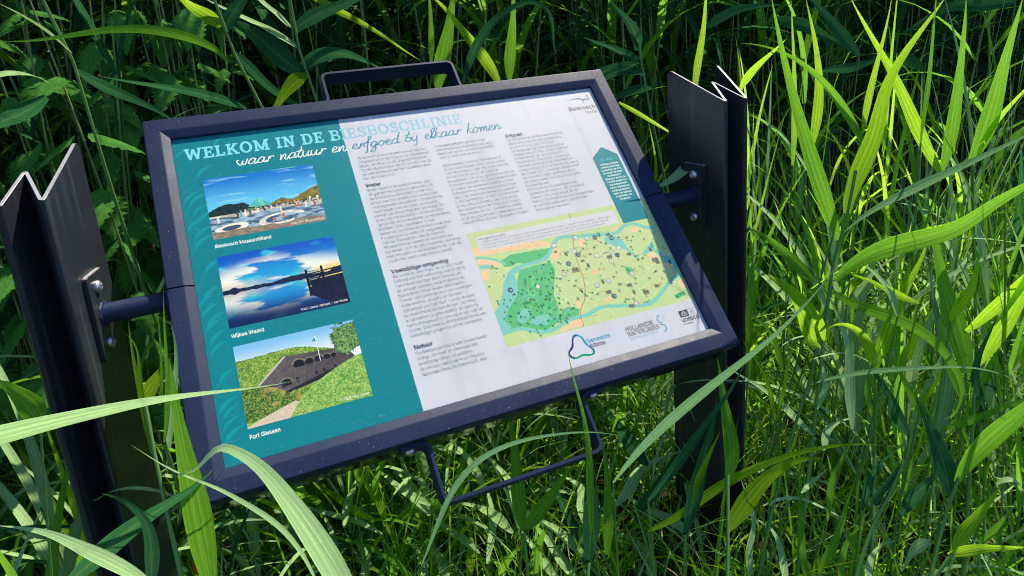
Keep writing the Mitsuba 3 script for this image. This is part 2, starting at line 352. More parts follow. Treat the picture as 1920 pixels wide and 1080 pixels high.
for row in range(12):
    for cidx in range(3):
        u = -.405 + .021 * (row % 2) + cidx * .062 + r_.uniform(-.004, .004); v = .245 - row * .045 + cidx * .018
        if cidx > 0 and (row % 4 in (1, 2)): continue
        if -.373 < u + .02 < -.19 and any(lo - .012 < v + .012 < hi for lo, hi in ((.076, .194), (-.08, .044), (-.237, -.11))): u = -.404 + r_.uniform(-.006, .012)
        crest(u, v, r_.uniform(.016, .024))
w.done('wave_crests')

# heading in slab letters, built from bars
def slab(ch):
    a, b, s = .19, .135, .10          # upright, bar, serif overhang
    R = lambda x0, y0, x1, y1: box(x0, y0, x1, y1)
    ser = lambda x0, x1, y: R(x0 - s, y, x1 + s, y + b)
    diag = lambda x0, y0, x1, y1, wd: Polygon([(x0 - wd / 2, y0), (x0 + wd / 2, y0), (x1 + wd / 2, y1), (x1 - wd / 2, y1)])
    if ch == 'I': g = [R(.12, 0, .12 + a, 1), ser(.12, .12 + a, 0), ser(.12, .12 + a, 1 - b)]; wd = .43
    elif ch == 'E': g = [R(.12, 0, .12 + a, 1), R(0, 0, .74, b), R(0, 1 - b, .72, 1), R(.2, .44, .58, .56), R(.63, 0, .75, .28), R(.61, .72, .73, 1), R(.50, .36, .58, .64)]; wd = .78
    elif ch == 'L': g = [R(.12, 0, .12 + a, 1), ser(.12, .12 + a, 1 - b), R(0, 0, .70, b), R(.59, 0, .71, .32)]; wd = .74
    elif ch == 'D': g = [Polygon([(.12, 0), (.5, 0)] + [(.5 + .38 * math.sin(t), .5 - .5 * math.cos(t)) for t in np.linspace(0, math.pi, 16)] + [(.12, 1)]).difference(Polygon([(.12 + a, b), (.46, b)] + [(.46 + .22 * math.sin(t), .5 - .365 * math.cos(t)) for t in np.linspace(0, math.pi, 16)] + [(.12 + a, 1 - b)])), R(0, 0, .3, b), R(0, 1 - b, .3, 1)]; wd = .92
    elif ch == 'B':
        g = [R(.12, 0, .12 + a, 1), R(0, 0, .4, b), R(0, 1 - b, .4, 1)]
        for y0, y1, x1 in ((0, .55, .82), (.45, 1, .77)):
            c, rr = (y0 + y1) / 2, (y1 - y0) / 2
            o = Polygon([(.2, y0), (x1 - rr, y0)] + [(x1 - rr + rr * math.sin(t), c - rr * math.cos(t)) for t in np.linspace(0, math.pi, 12)] + [(.2, y1)])
            i = Polygon([(.12 + a, y0 + .115), (x1 - rr - .02, y0 + .115)] + [(x1 - rr - .02 + (rr - .12) * math.sin(t), c - (rr - .115) * math.cos(t)) for t in np.linspace(0, math.pi, 12)] + [(.12 + a, y1 - .115)])
            g.append(o.difference(i))
        wd = .85
    elif ch == 'O': g = [affinity.scale(Point(.46, .5).buffer(1, 24), .46, .52).difference(affinity.scale(Point(.46, .5).buffer(1, 24), .255, .375))]; wd = .92
    elif ch == 'C': g = [affinity.scale(Point(.46, .5).buffer(1, 24), .46, .52).difference(affinity.scale(Point(.46, .5).buffer(1, 24), .26, .375)).difference(R(.46, .27, 1, .70)), R(.68, .64, .80, .98), R(.66, .14, .78, .33)]; wd = .86
    elif ch == 'S':
        l = LineString([(.66, .78), (.56, .90), (.38, .93), (.20, .87), (.15, .73), (.24, .59), (.42, .52), (.58, .44), (.64, .27), (.55, .12), (.36, .07), (.2, .11), (.1, .25)])
        g = [l.buffer(.095, cap_style='flat'), R(.61, .68, .72, .98), R(.04, .02, .15, .32)]; wd = .76
    elif ch == 'H': g = [R(.12, 0, .12 + a, 1), R(.66, 0, .66 + a, 1), R(.2, .43, .75, .57)] + [ser(x, x + a, y) for x in (.12, .66) for y in (0, 1 - b)]; wd = .97
    elif ch == 'N': g = [R(.14, 0, .14 + .15, 1), R(.70, 0, .85, 1), diag(.76, 0, .22, 1, .22), ser(.14, .29, 0), ser(.70, .85, 1 - b), R(0, 1 - b, .3, 1)]; wd = .97
    elif ch == 'M': g = [R(.14, 0, .29, 1), R(.92, 0, 1.10, 1), diag(.62, .08, .24, 1, .19), diag(.62, .08, 1.0, 1, .19), ser(.14, .29, 0), ser(.92, 1.10, 0), R(.02, 1 - b, .3, 1), R(.95, 1 - b, 1.22, 1)]; wd = 1.24
    elif ch == 'W': g = [diag(.34, 0, .12, 1, .19), diag(.34, 0, .60, .92, .16), diag(.86, 0, .60, .92, .19), diag(.86, 0, 1.08, 1, .16), R(-.02, 1 - b, .32, 1), R(.92, 1 - b, 1.24, 1)]; wd = 1.22
    elif ch == 'K': g = [R(.12, 0, .12 + a, 1), diag(.35, .42, .74, 1, .2), diag(.80, 0, .42, .6, .22), ser(.12, .12 + a, 0), ser(.12, .12 + a, 1 - b), R(.56, 1 - b, .92, 1), R(.62, 0, .96, b)]; wd = .96
    else: return None, .36
    return unary_union(g).buffer(.012).buffer(-.006), wd
def slab_text(s):
    x, out = 0, []
    for ch in s:
        g, wd = slab(ch)
        if g is not None: out.append((ch, affinity.translate(g, x, 0), x))
        x += wd + .075
    return out, x - .075
hd = Ink(2); glyphs, total = slab_text('WELKOM IN DE BIESBOSCHLINIE')
hu, hv, hh_, hwid = -.3925, .2372, .0232, .4985
light, pale = ink(130, 222, 246), ink(148, 199, 226)
for ch, g, x in glyphs:
    g = affinity.translate(affinity.scale(g, hwid / total, hh_, origin=(0, 0)), hu, hv)
    hd.poly(g.intersection(box(-1, -1, ut, 1)), light); hd.poly(g.intersection(box(ut, -1, 1, 1)), pale)
hd.done('heading', 'large slab heading, bright on the teal and pale on the white')

# handwritten line, one smoothed stroke list per letter
SCRIPT = {'w': ([[(0, .9), (.12, .15), (.25, .05), (.42, .75), (.45, .2), (.6, .05), (.8, .6), (.85, 1.0)]], 1.0), 'a': ([[(.62, .85), (.35, 1.0), (.08, .6), (.1, .12), (.35, .08), (.6, .6), (.66, .9), (.62, .3), (.7, .05), (.9, .3)]], .9),
 'r': ([[(0, .1), (.2, .6), (.22, .95), (.25, .5), (.4, .85), (.6, .95), (.66, .8)]], .72), 'n': ([[(.02, .9), (.1, .5), (.08, .02), (.25, .6), (.45, .95), (.55, .7), (.5, .2), (.6, .02), (.85, .4)]], .88),
 't': ([[(.25, 1.9), (.15, .9), (.12, .2), (.25, .02), (.5, .3)], [(-.12, 1.1), (.5, 1.2)]], .56), 'u': ([[(.05, .9), (.05, .25), (.2, .02), (.45, .35), (.55, .9), (.52, .25), (.62, .02), (.85, .35)]], .86),
 'e': ([[(.05, .4), (.4, .55), (.45, .85), (.28, 1.0), (.06, .6), (.1, .12), (.35, .02), (.7, .4)]], .68), 'f': ([[(.05, .3), (.45, 1.5), (.5, 2.0), (.35, 2.05), (.28, 1.5), (.25, 0), (.2, -.9), (.05, -.8)], [(-.05, .85), (.62, .95)]], .62),
 'g': ([[(.58, .85), (.32, 1.0), (.06, .6), (.1, .15), (.35, .1), (.6, .8), (.55, -.1), (.4, -.85), (.1, -.9), (.1, -.6), (.75, .25)]], .84), 'o': ([[(.35, 1.0), (.08, .7), (.1, .15), (.35, .03), (.58, .4), (.5, .9), (.32, .95), (.5, .8), (.85, .85)]], .84),
 'd': ([[(.6, .85), (.35, 1.0), (.06, .6), (.1, .12), (.35, .08), (.62, .7), (.78, 2.0), (.62, .5), (.7, .04), (.95, .3)]], .95), 'b': ([[(.25, 2.0), (.12, 1.0), (.08, .1), (.3, .02), (.55, .4), (.5, .85), (.25, .75)], [(-.12, 1.25), (.5, 1.35)]], .70),
 'i': ([[(.1, .95), (.08, .25), (.2, .02), (.4, .3)], [(.16, 1.42), (.19, 1.46)]], .42), 'j': ([[(.22, .95), (.2, -.2), (.05, -.85), (-.25, -.7)], [(.26, 1.42), (.29, 1.46)]], .48),
 'l': ([[(.0, .35), (.35, 1.4), (.36, 2.0), (.22, 1.9), (.12, .8), (.2, .04), (.45, .3)]], .46), 'k': ([[(.25, 2.0), (.12, 1.0), (.05, 0)], [(.55, .95), (.15, .5), (.35, .3), (.6, .0), (.8, .2)]], .76),
 'm': ([[(.02, .9), (.1, .5), (.06, .02), (.2, .6), (.38, .95), (.45, .6), (.42, .02), (.58, .65), (.75, .95), (.82, .5), (.8, .1), (.92, .02), (1.1, .3)]], 1.1)}
def script_shapes(s):
    x, out = 0, []
    for ch in s:
        if ch == ' ': x += .62; continue
        for st in SCRIPT[ch][0]:
            p = np.array(st, float); t_ = np.r_[0, np.cumsum(np.linalg.norm(np.diff(p, axis=0), axis=1))]
            if len(p) > 2: p = CubicSpline(t_, p)(np.linspace(0, t_[-1], 6 * len(p)))
            p = p + (x, 0); p[:, 0] += .22 * p[:, 1]
            out.append(LineString(p).buffer(.068, quad_segs=3).simplify(.008))
        x += SCRIPT[ch][1]
    return out, x
sc, total = script_shapes('waar natuur en erfgoed bij elkaar komen')
hd = Ink(3); k = .492 / total
for g in sc:
    g = affinity.translate(affinity.scale(g, k, .0118, origin=(0, 0)), -.3135, .2118)
    hd.poly(g.intersection(box(-1, -1, ut, 1)), ink(236, 244, 246)); hd.poly(g.intersection(box(ut, -1, 1, 1)), ink(10, 130, 160))
hd.done('handwritten_line', 'handwritten line under the heading')
# running text
COLS = [
 (-.1123, [(.1887, ["Je bevindt je momenteel op een 'eiland',", "omgeven door de rivieren de Afgedamde", "Maas, de Waal en de Nieuwe Merwede.", "Op dit eiland liggen de 21 kernen van de", "gemeente Altena, en het zuidelijke deel", "van de Biesbosch."]),
  (.1275, "Water"), (.1183, ["Water heeft in de geschiedenis van", "dit gebied een grote rol gespeeld. In", "de Biesbosch verdienden velen hun", "brood met het snijden van biezen. Het", "vestingstadje Woudrichem ontstond als", "marktplaats aan de rivier, en bloeide", "dankzij de visrechten die het kreeg. De", "grond op het eiland is vruchtbaar door", "de klei die de rivieren hier al eeuwenlang", "afzetten. Slot Loevestein is hier", "gebouwd om Maas en Waal te overzien.", "En natuurlijk is water de ruggengraat", "van de Waterlinies. Het Biesbosch", "MuseumEiland vertelt de verhalen van", "het water: over de geschiedenis van leven", "met het water in de Biesbosch \u00e9n over de", "rol die het water nog steeds speelt."]),
  (-.0463, "Veelzijdige omgeving"), (-.0552, ["Als je om je heen kijkt, zie je ook nu de", "invloed van het water nog overal terug.", "Het linielandschap staat bekend om", "de weidse polders, waarin akkers en", "bijzondere natuur elkaar afwisselen.", "Overal vind je de sporen van vestingen,", "waterwerken, visserij en de rijke", "opbrengst van het land - zoals molens", "en monumentale boerderijen. De sfeer", "in de kernen is gemoedelijk en gastvrij,", "het buitengebied is een oase van rust en", "ruimte. Daarmee is de Biesboschlinie een", "veelzijdige omgeving om te bezoeken."]),
  (-.1838, "Natuur"), (-.1934, ["De Biesboschlinie is een rivierenland-", "schap. Je vindt er uiterwaarden,", "bloeiende dijken en polders,", "doorkruist met kreken en slootjes.", "Nationaal Park De Biesbosch, een"])]),
 (.0358, [(.1900, ["zoetwatergetijdengebied, is het", "bekendste natuurgebied in de regio.", "Maar ook op tal van andere plekken", "vind je verrassende natuur.", "", "Uiterwaarden zoals de Groesplaat of", "Struikwaard bieden waar nodig ruimte", "voor de rivieren, maar zijn ook prachtig", "om te voet of vanaf het water te", "bewonderen. In natuurgebieden zoals de", "Kornsche Boezem zijn bijzondere soorten", "te vinden, bijvoorbeeld krabbenscheer,", "dotterbloem en moeraskartelblad. Maar", "ook in de meer gecultiveerde gebieden", "zoals het Almbos of het Duyls Bos kom", "je als natuurliefhebber aan je trekken.", "Het landschap is het thuis voor talrijke", "diersoorten: bever, visarend en patrijs,", "en grote grazers als konikpaarden en", "waterbuffels zijn hier allemaal te vinden."])]),
 (.1797, [(.1888, "Erfgoed"), (.1796, ["Het erfgoed van de Nieuwe Hollandse", "Waterlinie loopt als een parelketting", "door het landschap. De 'grote'", "bezienswaardigheden ervan zijn de", "opengestelde Forten Altena, Giessen", "en Bakkerskil, en de vesting van", "Woudrichem. Daarnaast vind je ook", "kleinere kazematten en waterwerken", "overal verspreid in het landschap terug.", "Het stoere Slot Loevestein waakt vanaf", "'de overkant' over het eiland, en op", "het eiland waan je je terug in de tijd in", "Kasteel Dussen.", "Niet te missen is het erfgoed van", "landbouw en visserij \u2013 als de molens", "draaien, zijn ze geopend. In de", "historische stadshaven van Woudrichem", "en het Visserijmuseum, proef je het", "vissersleven van toen."])])]
body_ink, head_ink = ink(26, 46, 66), ink(16, 54, 78)
PITCH, CAP = .00901, .0057
SX = .1315 / (flat_text("Je bevindt je momenteel op een 'eiland',", CAP, False)[0][:, 0].max())
for u, blocks in COLS:
    for v, lines in blocks:
        p = Ink(1)
        if isinstance(lines, str):
            p.text(lines, u, v, .0070, head_ink, bold=True, sx=SX * 1.16, stroke=2); p.done('subheading')
        else:
            for i, s in enumerate(lines):
                if s: p.text(s, u, v - i * PITCH, CAP, body_ink, sx=SX)
            p.done('paragraph')

# three printed photographs
def C(r, g, b, k=.72): return mi.Color3f([float(c) for c in ink(r, g, b, k)])
def tri_in(x, y, pts):
    ok = mi.Bool(True)
    for (x0, y0), (x1, y1) in zip(pts, pts[1:] + pts[:1]): ok &= ((x1 - x0) * (y - y0) - (y1 - y0) * (x - x0)) >= 0
    return ok
def S(ok, a, b): return dr.select(ok, mi.Color3f(a), mi.Color3f(b))
def photo_pool(p, n, uv):
    x, y = uv.x, uv.y
    c = mix(C(95, 190, 238), C(8, 112, 200), smoothstep(.42, 1.0, y))
    c = mix(c, C(150, 215, 240), .5 * smoothstep(.56, .75, fbm(x * 4, y * 22)))
    top = .40 + .10 * smoothstep(0, .12, x) * smoothstep(.40, .28, x) + .05 * noise(x * 26, 1.5)
    c = S((x < .40) & (y < top), C(22, 48, 52) * (.6 + .8 * noise(x * 60, y * 50)), c)
    hill = .40 + .10 * smoothstep(.45, .70, x) + .11 * smoothstep(.78, 1.0, x) - .06 * smoothstep(.10, .0, dr.abs(x - .74)) + .015 * noise(x * 40, 3)
    c = S((x > .44) & (y < hill), mix(C(150, 130, 60), C(70, 84, 40), noise(x * 34, y * 40)), c)
    c = S(tri_in(x, y, [(.34, .43), (.57, .40), (.44, .56)]), mix(C(40, 160, 150), C(120, 200, 190), noise(x * 40, y * 8)), c)
    c = S((y < .41) & (x > .33), mix(C(40, 54, 52), C(80, 120, 50), smoothstep(.5, .7, noise(x * 14, y * 10))), c)
    c = S(y < .36, mix(C(215, 210, 200), C(150, 150, 140), noise(x * 20, y * 30)), c)
    water = mix(C(52, 84, 118), C(150, 182, 205), smoothstep(.3, .75, fbm(x * 14, y * 44)))
    c = S(y < .30 + .05 * noise(x * 8, 5), water, c)
    e = dr.square((x - .60) / .21) + dr.square((y - .17 - .14 * (x - .6)) / .10) + .35 * (noise(x * 12, y * 14, 6) - .5)
    c = S((e < 1) & (e > .48) & ((x < .72) | (y > .2)), mix(C(232, 228, 215), C(190, 190, 180), noise(x * 30, y * 30)), c)
    e = dr.square((x - .17) / .15) + dr.square((y - .14 - .1 * (x - .17)) / .065)
    c = S((e + .3 * (noise(x * 14, y * 20, 2) - .5) < 1), S(e < .30, C(60, 84, 104), C(224, 222, 212)), c)
    c = S(y < .07 + .05 * noise(x * 12, 9), mix(C(112, 104, 92), C(150, 140, 124), noise(x * 40, y * 40)), c)
    for cx, cy, hgt, col in [(.07, .30, .10, (232, 228, 220)), (.24, .33, .11, (70, 60, 60)), (.27, .34, .12, (60, 160, 200)), (.31, .34, .11, (230, 220, 210)), (.35, .33, .12, (60, 80, 110)), (.42, .36, .07, (240, 236, 230)), (.48, .36, .07, (50, 50, 60)), (.54, .37, .06, (230, 210, 200)), (.62, .30, .11, (220, 205, 190)), (.76, .36, .12, (226, 104, 70)), (.79, .36, .09, (230, 120, 90)), (.85, .33, .10, (236, 220, 210)), (.93, .32, .13, (150, 90, 60)), (.63, .20, .08, (226, 66, 40)), (.55, .16, .06, (226, 70, 44)), (.90, .42, .05, (240, 240, 240)), (.97, .42, .05, (240, 230, 220))]:
        c = S((dr.abs(x - cx - .004 * dr.sin(y * 120)) < .0085) & (y > cy - hgt * .5) & (y < cy + hgt * .5), C(*col), c)
    crowd = (y > .35) & (y < .40) & (x > .36) & (cell_rand(x * 110, y * 60) > .55)
    return S(crowd, mix(C(230, 224, 214), C(40, 44, 56), cell_rand(x * 110, y * 60, 4)), c)
def photo_lake(p, n, uv):
    x, y = uv.x, uv.y
    h = .485
    d = dr.abs(y - h)                                        # sky and its mirror image
    c = mix(C(30, 150, 214), C(0, 84, 190), smoothstep(.10, .5, d))
    c = mix(c, C(20, 190, 214), .8 * smoothstep(.55, .75, fbm(x * 5, d * 9, 5)))
    warp = fbm(x * 3.0 + d * 2.5, d * 8, 2, octaves=5) + .16 * fbm(x * 16, d * 60, 6)
    glow = smoothstep(.52, .66, warp) * smoothstep(.015, .09, d) * smoothstep(.50, .26, d + .30 * dr.abs(x - .42))
    c = mix(c, C(252, 246, 222), glow)
    c = mix(c, C(246, 196, 178), .75 * smoothstep(.16, .03, d) * smoothstep(.55, .05, x))
    c = mix(c, C(252, 198, 96), .9 * smoothstep(.17, .02, d - .05 * noise(x * 9, d * 20)) * smoothstep(.55, .95, x))
    c = S(y < h, c * mi.Color3f(.80, .84, .90), c)
    c = mix(c, C(4, 26, 70), smoothstep(.36, .04, y) * .92)
    tree = h + .010 + .016 * noise(x * 30, 2) + .035 * smoothstep(.42, .58, x) * smoothstep(.78, .64, x) + .045 * smoothstep(.88, .95, x) + .03 * smoothstep(.05, .0, dr.abs(x - .09))
    c = S((y < tree) & (y > h - .022 - .015 * noise(x * 30, 7) - .03 * smoothstep(.05, .0, dr.abs(x - .09))), C(18, 34, 66), c)
    bank = (x > .70 + 1.1 * dr.maximum(.20 - y, 0) + .02 * noise(y * 30, 3)) & (y < .42 + .06 * (x - .7))
    c = S(bank, C(12, 22, 52) * (.5 + 1.1 * noise(x * 60, y * 80)), c)
    rails = (dr.abs((y - .1 * x) * 26 - dr.floor((y - .1 * x) * 26) - .5) < .22) & (x > .69) & (y > .30) & (y < .55 + .05 * (x - .7))
    gate = ((dr.abs(x - .695) < .011) & (y < .58) & (y > .2)) | ((dr.abs(x - .83) < .010) & (y < .60) & (y > .25)) | (dr.abs((y - .28) - 1.7 * (x - .70)) < .016) & (x > .69) & (x < .83)
    return S(gate | rails, C(10, 14, 34), c)
WALL = [(.127, .46), (.30, .275), (.60, .35), (.95, .515), (.88, .68), (.37, .74)]
def photo_fort(p, n, uv):
    x, y = uv.x, uv.y
    c = mix(C(214, 236, 246), C(112, 180, 230), smoothstep(.62, 1.0, y))
    gr, fine = fbm(x * 20, y * 24, octaves=4), fbm(x * 110, y * 80, 8, octaves=3)
    t = .3 * gr + .7 * fine
    c = S((y < .80 + .02 * smoothstep(.0, .4, x) - .17 * smoothstep(.42, .95, x) + .012 * noise(x * 50, 2)) & (x < .90), mix(C(64, 116, 36), C(160, 188, 86), smoothstep(.25, .78, t)), c)
    wall = tri_in(x, y, WALL)
    c = S(wall, mix(C(52, 54, 64), C(104, 98, 100), .6 * fine + .4 * noise(x * 30, y * 90)) * (.75 + .4 * smoothstep(.9, .2, x)), c)
    edge = dr.abs((y - .46) - (x - .127) * 1.152)
    c = S(wall & (edge < .030), C(176, 176, 180), c)
    for ax, ay, rr in ((.48, .60, .060), (.565, .605, .045), (.64, .61, .042), (.712, .613, .036), (.768, .615, .030), (.354, .41, .055)):
        e = dr.square((x - ax) / rr) + dr.square((y - ay) / (rr * 1.25))
        c = S((e < 1) & (e > .6) & (y > ay + .01), mix(C(140, 132, 106), C(100, 96, 86), fine), c); c = S((e < .6) & (y > ay - .03), C(26, 28, 38), c)
    c = S(wall & (y < .40 + .12 * x) & (y > .30 + .20 * x) & (cell_rand(x * 44, 3) > .70), C(36, 46, 66), c)
    c = S(wall & (y < .20 + .34 * x), C(34, 34, 44) * (.7 + .6 * fine), c)
    slope = .05 + 1.15 * dr.maximum(x - .30, 0) - .62 * dr.square(dr.maximum(x - .30, 0))
    c = S((y < slope) & (x > .30), mix(C(70, 140, 58), C(166, 198, 104), smoothstep(.25, .78, t)), c)
    bush = .46 - .55 * dr.maximum(x - .06, 0) + .05 * noise(x * 22, 5)
    c = S((y < bush) & (x < .44) & (y > .06 + .30 * dr.maximum(x - .05, 0) * 1.0), mix(mix(C(40, 84, 34), C(120, 150, 66), smoothstep(.35, .7, fine)), C(190, 164, 96), .5 * smoothstep(.40, .75, noise(x * 26, y * 24, 9)) * smoothstep(.10, .26, x)), c)
    c = S(tri_in(x, y, [(.0, .0), (.33, .0), (.42, .16), (.38, .19), (.18, .10), (.0, .03)]), mix(C(214, 204, 190), C(180, 168, 150), fine), c)
    e = dr.square((x - .90) / .13) + dr.square((y - .80) / .19) + .9 * (noise(x * 26, y * 26) - .5) + .7 * (fine - .5)
    c = S((e < 1) | ((dr.abs(x - .885) < .012) & (y > .56) & (y < .75)), mix(C(30, 78, 48), C(126, 168, 96), smoothstep(.3, .7, t)), c)
    c = S((dr.abs(x - .655) < .003) & (y > .58) & (y < .90), C(236, 236, 236), c)
    return S(tri_in(x, y, [(.622, .845), (.652, .83), (.65, .885)]), C(20, 140, 100), c)
for (u0, u1, v0, v1), fn, lab in (((-.3726, -.1918, .0766, .1940), photo_pool, 'photograph of bathers in a paddling lake under a blue sky'), ((-.3727, -.1889, -.0803, .0443), photo_lake, 'photograph of a lake at sunset with a dark gate'), ((-.3728, -.1924, -.2371, -.1103), photo_fort, 'photograph of a brick fort under grass banks')):
    nm = bsdf(fn.__name__, {'type': 'principled', 'base_color': mikit.proc(fn), 'roughness': 0.32, 'specular': 0.4})
    q = trimesh.Trimesh([(u0, v0, N0 + .00006), (u1, v0, N0 + .00006), (u1, v1, N0 + .00006), (u0, v1, N0 + .00006)], [(0, 1, 2), (0, 2, 3)], process=False)
    put(BOARD, 'photograph', mikit.ply(q, nm, uv=np.array([(0, 0), (1, 0), (1, 1), (0, 1.0)]), to_world=PANEL), lab)
wht = ink(240, 246, 248)
p = Ink(4); p.text('Biesbosch MuseumEiland', -.3725, .0610, .0060, wht, width=.0872, bold=True); p.done('caption')
p = Ink(4); p.text('Wijkse Waard', -.3725, -.0960, .0060, wht, width=.0475, bold=True); p.done('caption')
p = Ink(4); p.text('Fort Giessen', -.3728, -.2522, .0060, wht, width=.0422, bold=True); p.done('caption')
p = Ink(4); p.text('Foto: VVV Biesboschlinie', -.1945, .0800, .0040, wht, width=.056, right=True); p.done('caption')
p = Ink(4); p.text('Foto: Lianne Verbeek - van Wette', -.1925, -.0765, .0042, wht, width=.0735, right=True); p.done('caption')
p = Ink(4); p.text('Foto: Prisca Visser', -.1960, -.2335, .0042, wht, width=.044, right=True); p.done('caption')

# the map (printed shapes, metres on the sheet)
MAP_AREAS = {'green':[[(0.0807,-0.0655),(0.0992,-0.0585),(0.1503,-0.0599),(0.1761,-0.0614),(0.1681,-0.0711),(0.1513,-0.0787),(0.1257,-0.0814),(0.1093,-0.0748),(0.0917,-0.0791),(0.082,-0.0769)],[(0.1061,-0.0908),(0.1337,-0.0888),(0.1669,-0.088),(0.1706,-0.103),(0.1611,-0.1231),(0.1499,-0.1478),(0.1486,-0.1743),(0.1456,-0.1947),(0.1141,-0.2074),(0.0962,-0.2002),(0.0768,-0.1902),(0.0418,-0.1888),(0.037,-0.1672),(0.0577,-0.1517),(0.0771,-0.1408),(0.0864,-0.1297),(0.0971,-0.1079)],[(0.1515,-0.1803),(0.1687,-0.178),(0.1844,-0.1859),(0.1791,-0.1952),(0.1602,-0.1984),(0.1459,-0.1974)],[(0.3042,-0.1281),(0.3158,-0.1352),(0.3161,-0.1439),(0.3042,-0.144)],[(0.3745,-0.2051),(0.3948,-0.2014),(0.3976,-0.2078),(0.3773,-0.2114)]],'teal':[[(0.1074,-0.08),(0.0851,-0.0901),(0.0711,-0.1072),(0.0616,-0.1264),(0.046,-0.1488),(0.0361,-0.1567),(0.035,-0.187),(0.0432,-0.1955),(0.0555,-0.186),(0.0468,-0.1749),(0.0583,-0.1571),(0.0771,-0.1408),(0.0888,-0.1303),(0.0934,-0.1071),(0.0935,-0.0961),(0.1095,-0.0888)],[(0.0745,-0.1689),(0.0875,-0.1618),(0.0989,-0.1659),(0.0925,-0.1761),(0.0786,-0.1855),(0.071,-0.1784)],[(0.0912,-0.1861),(0.1067,-0.1797),(0.1268,-0.1821),(0.1288,-0.1904),(0.1178,-0.1981),(0.0989,-0.1932)],[(0.2883,-0.0654),(0.3099,-0.0641),(0.3226,-0.0759),(0.3259,-0.0947),(0.317,-0.0942),(0.3039,-0.0839),(0.2928,-0.0754)],[(0.3509,-0.1123),(0.3686,-0.1012),(0.381,-0.0949),(0.3784,-0.1064),(0.3633,-0.1121)],[(0.3827,-0.1164),(0.3926,-0.1277),(0.4039,-0.1362),(0.4026,-0.1449),(0.39,-0.139)],[(0.0385,-0.0669),(0.0562,-0.0682),(0.0568,-0.0739),(0.0396,-0.0712)]],'orange':[[(0.0363,-0.0308),(0.0895,-0.0335),(0.1778,-0.0466),(0.1775,-0.0544),(0.1107,-0.0491),(0.0714,-0.0471),(0.0373,-0.0473)],[(0.0392,-0.0532),(0.0646,-0.059),(0.0765,-0.0701),(0.0698,-0.0741),(0.0402,-0.0618)],[(0.0387,-0.0779),(0.0515,-0.0781),(0.0474,-0.0935),(0.0371,-0.0937)],[(0.1851,-0.0634),(0.1986,-0.0649),(0.1939,-0.0798),(0.1792,-0.0851),(0.1723,-0.0778)],[(0.1563,-0.2078),(0.1675,-0.2002),(0.1847,-0.2046),(0.1796,-0.2164),(0.1592,-0.2138)],[(0.1399,-0.2089),(0.1553,-0.2102),(0.15,-0.2166),(0.137,-0.2159)],[(0.2389,-0.0576),(0.2495,-0.06),(0.2448,-0.0708),(0.2356,-0.0687)],[(0.2406,-0.1206),(0.249,-0.1211),(0.2455,-0.1289),(0.2359,-0.1281)],[(0.3619,-0.1148),(0.3778,-0.1138),(0.3759,-0.1239),(0.3608,-0.1234)],[(0.3858,-0.141),(0.4011,-0.1416),(0.3971,-0.1525),(0.3853,-0.1512)],[(0.3496,-0.0574),(0.3657,-0.0561),(0.3637,-0.0635),(0.3497,-0.0636)],[(0.3973,-0.1789),(0.4111,-0.1822),(0.4043,-0.1951),(0.3961,-0.1902)],[(0.3141,-0.0482),(0.3258,-0.0492),(0.3232,-0.0548),(0.3129,-0.0541)],[(0.1857,-0.17),(0.1921,-0.1743),(0.188,-0.1841),(0.183,-0.1828)],[(0.2408,-0.1781),(0.2521,-0.1781),(0.2506,-0.1846),(0.2398,-0.1833)]]}
MAP_LINES = {'river1':[(0.0203,-0.1933),(0.0398,-0.1946),(0.0704,-0.1936),(0.0944,-0.2049),(0.1236,-0.2099),(0.1476,-0.203),(0.1734,-0.1991),(0.1952,-0.1992),(0.2229,-0.1928),(0.2499,-0.1954),(0.2833,-0.2036),(0.319,-0.2083),(0.3489,-0.196),(0.3755,-0.1795),(0.4055,-0.1692)],'river2':[(0.0389,-0.0504),(0.067,-0.0596),(0.0838,-0.0718)],'river3':[(0.0972,-0.086),(0.1198,-0.0828),(0.1417,-0.0822),(0.1624,-0.0784),(0.1742,-0.0696),(0.1847,-0.0575),(0.2068,-0.0447),(0.2285,-0.0479),(0.2563,-0.051),(0.2811,-0.0548),(0.3063,-0.0588),(0.322,-0.0576),(0.3417,-0.048),(0.3577,-0.0467),(0.3776,-0.0571),(0.4026,-0.064)],'river4':[(0.3217,-0.0908),(0.3303,-0.1046),(0.3373,-0.1152)],'river5':[(0.381,-0.0949),(0.3827,-0.1164),(0.4039,-0.1362),(0.3971,-0.1614)],'red':[(0.2431,0.0011),(0.2369,-0.0242),(0.2292,-0.0496),(0.2228,-0.0718),(0.2189,-0.0912),(0.2178,-0.1139),(0.2155,-0.1359),(0.2094,-0.1567),(0.1983,-0.1759),(0.1859,-0.1889),(0.1822,-0.2039),(0.1803,-0.2179)],'or1':[(0.0366,-0.0317),(0.085,-0.0459),(0.124,-0.0498),(0.1544,-0.0493),(0.1711,-0.0437)],'or2':[(0.1739,-0.0981),(0.1941,-0.1169),(0.2186,-0.1254),(0.2478,-0.1237),(0.3038,-0.1164),(0.3486,-0.1295),(0.3913,-0.1363)],'or3':[(0.2016,-0.178),(0.2349,-0.1848),(0.2785,-0.1831),(0.3404,-0.1769),(0.3971,-0.1614)],'or4':[(0.0521,-0.011),(0.0855,-0.0067),(0.1065,-0.0083),(0.1334,-0.0023)],'or5':[(0.0386,-0.0968),(0.0657,-0.1005),(0.0765,-0.0921)]}
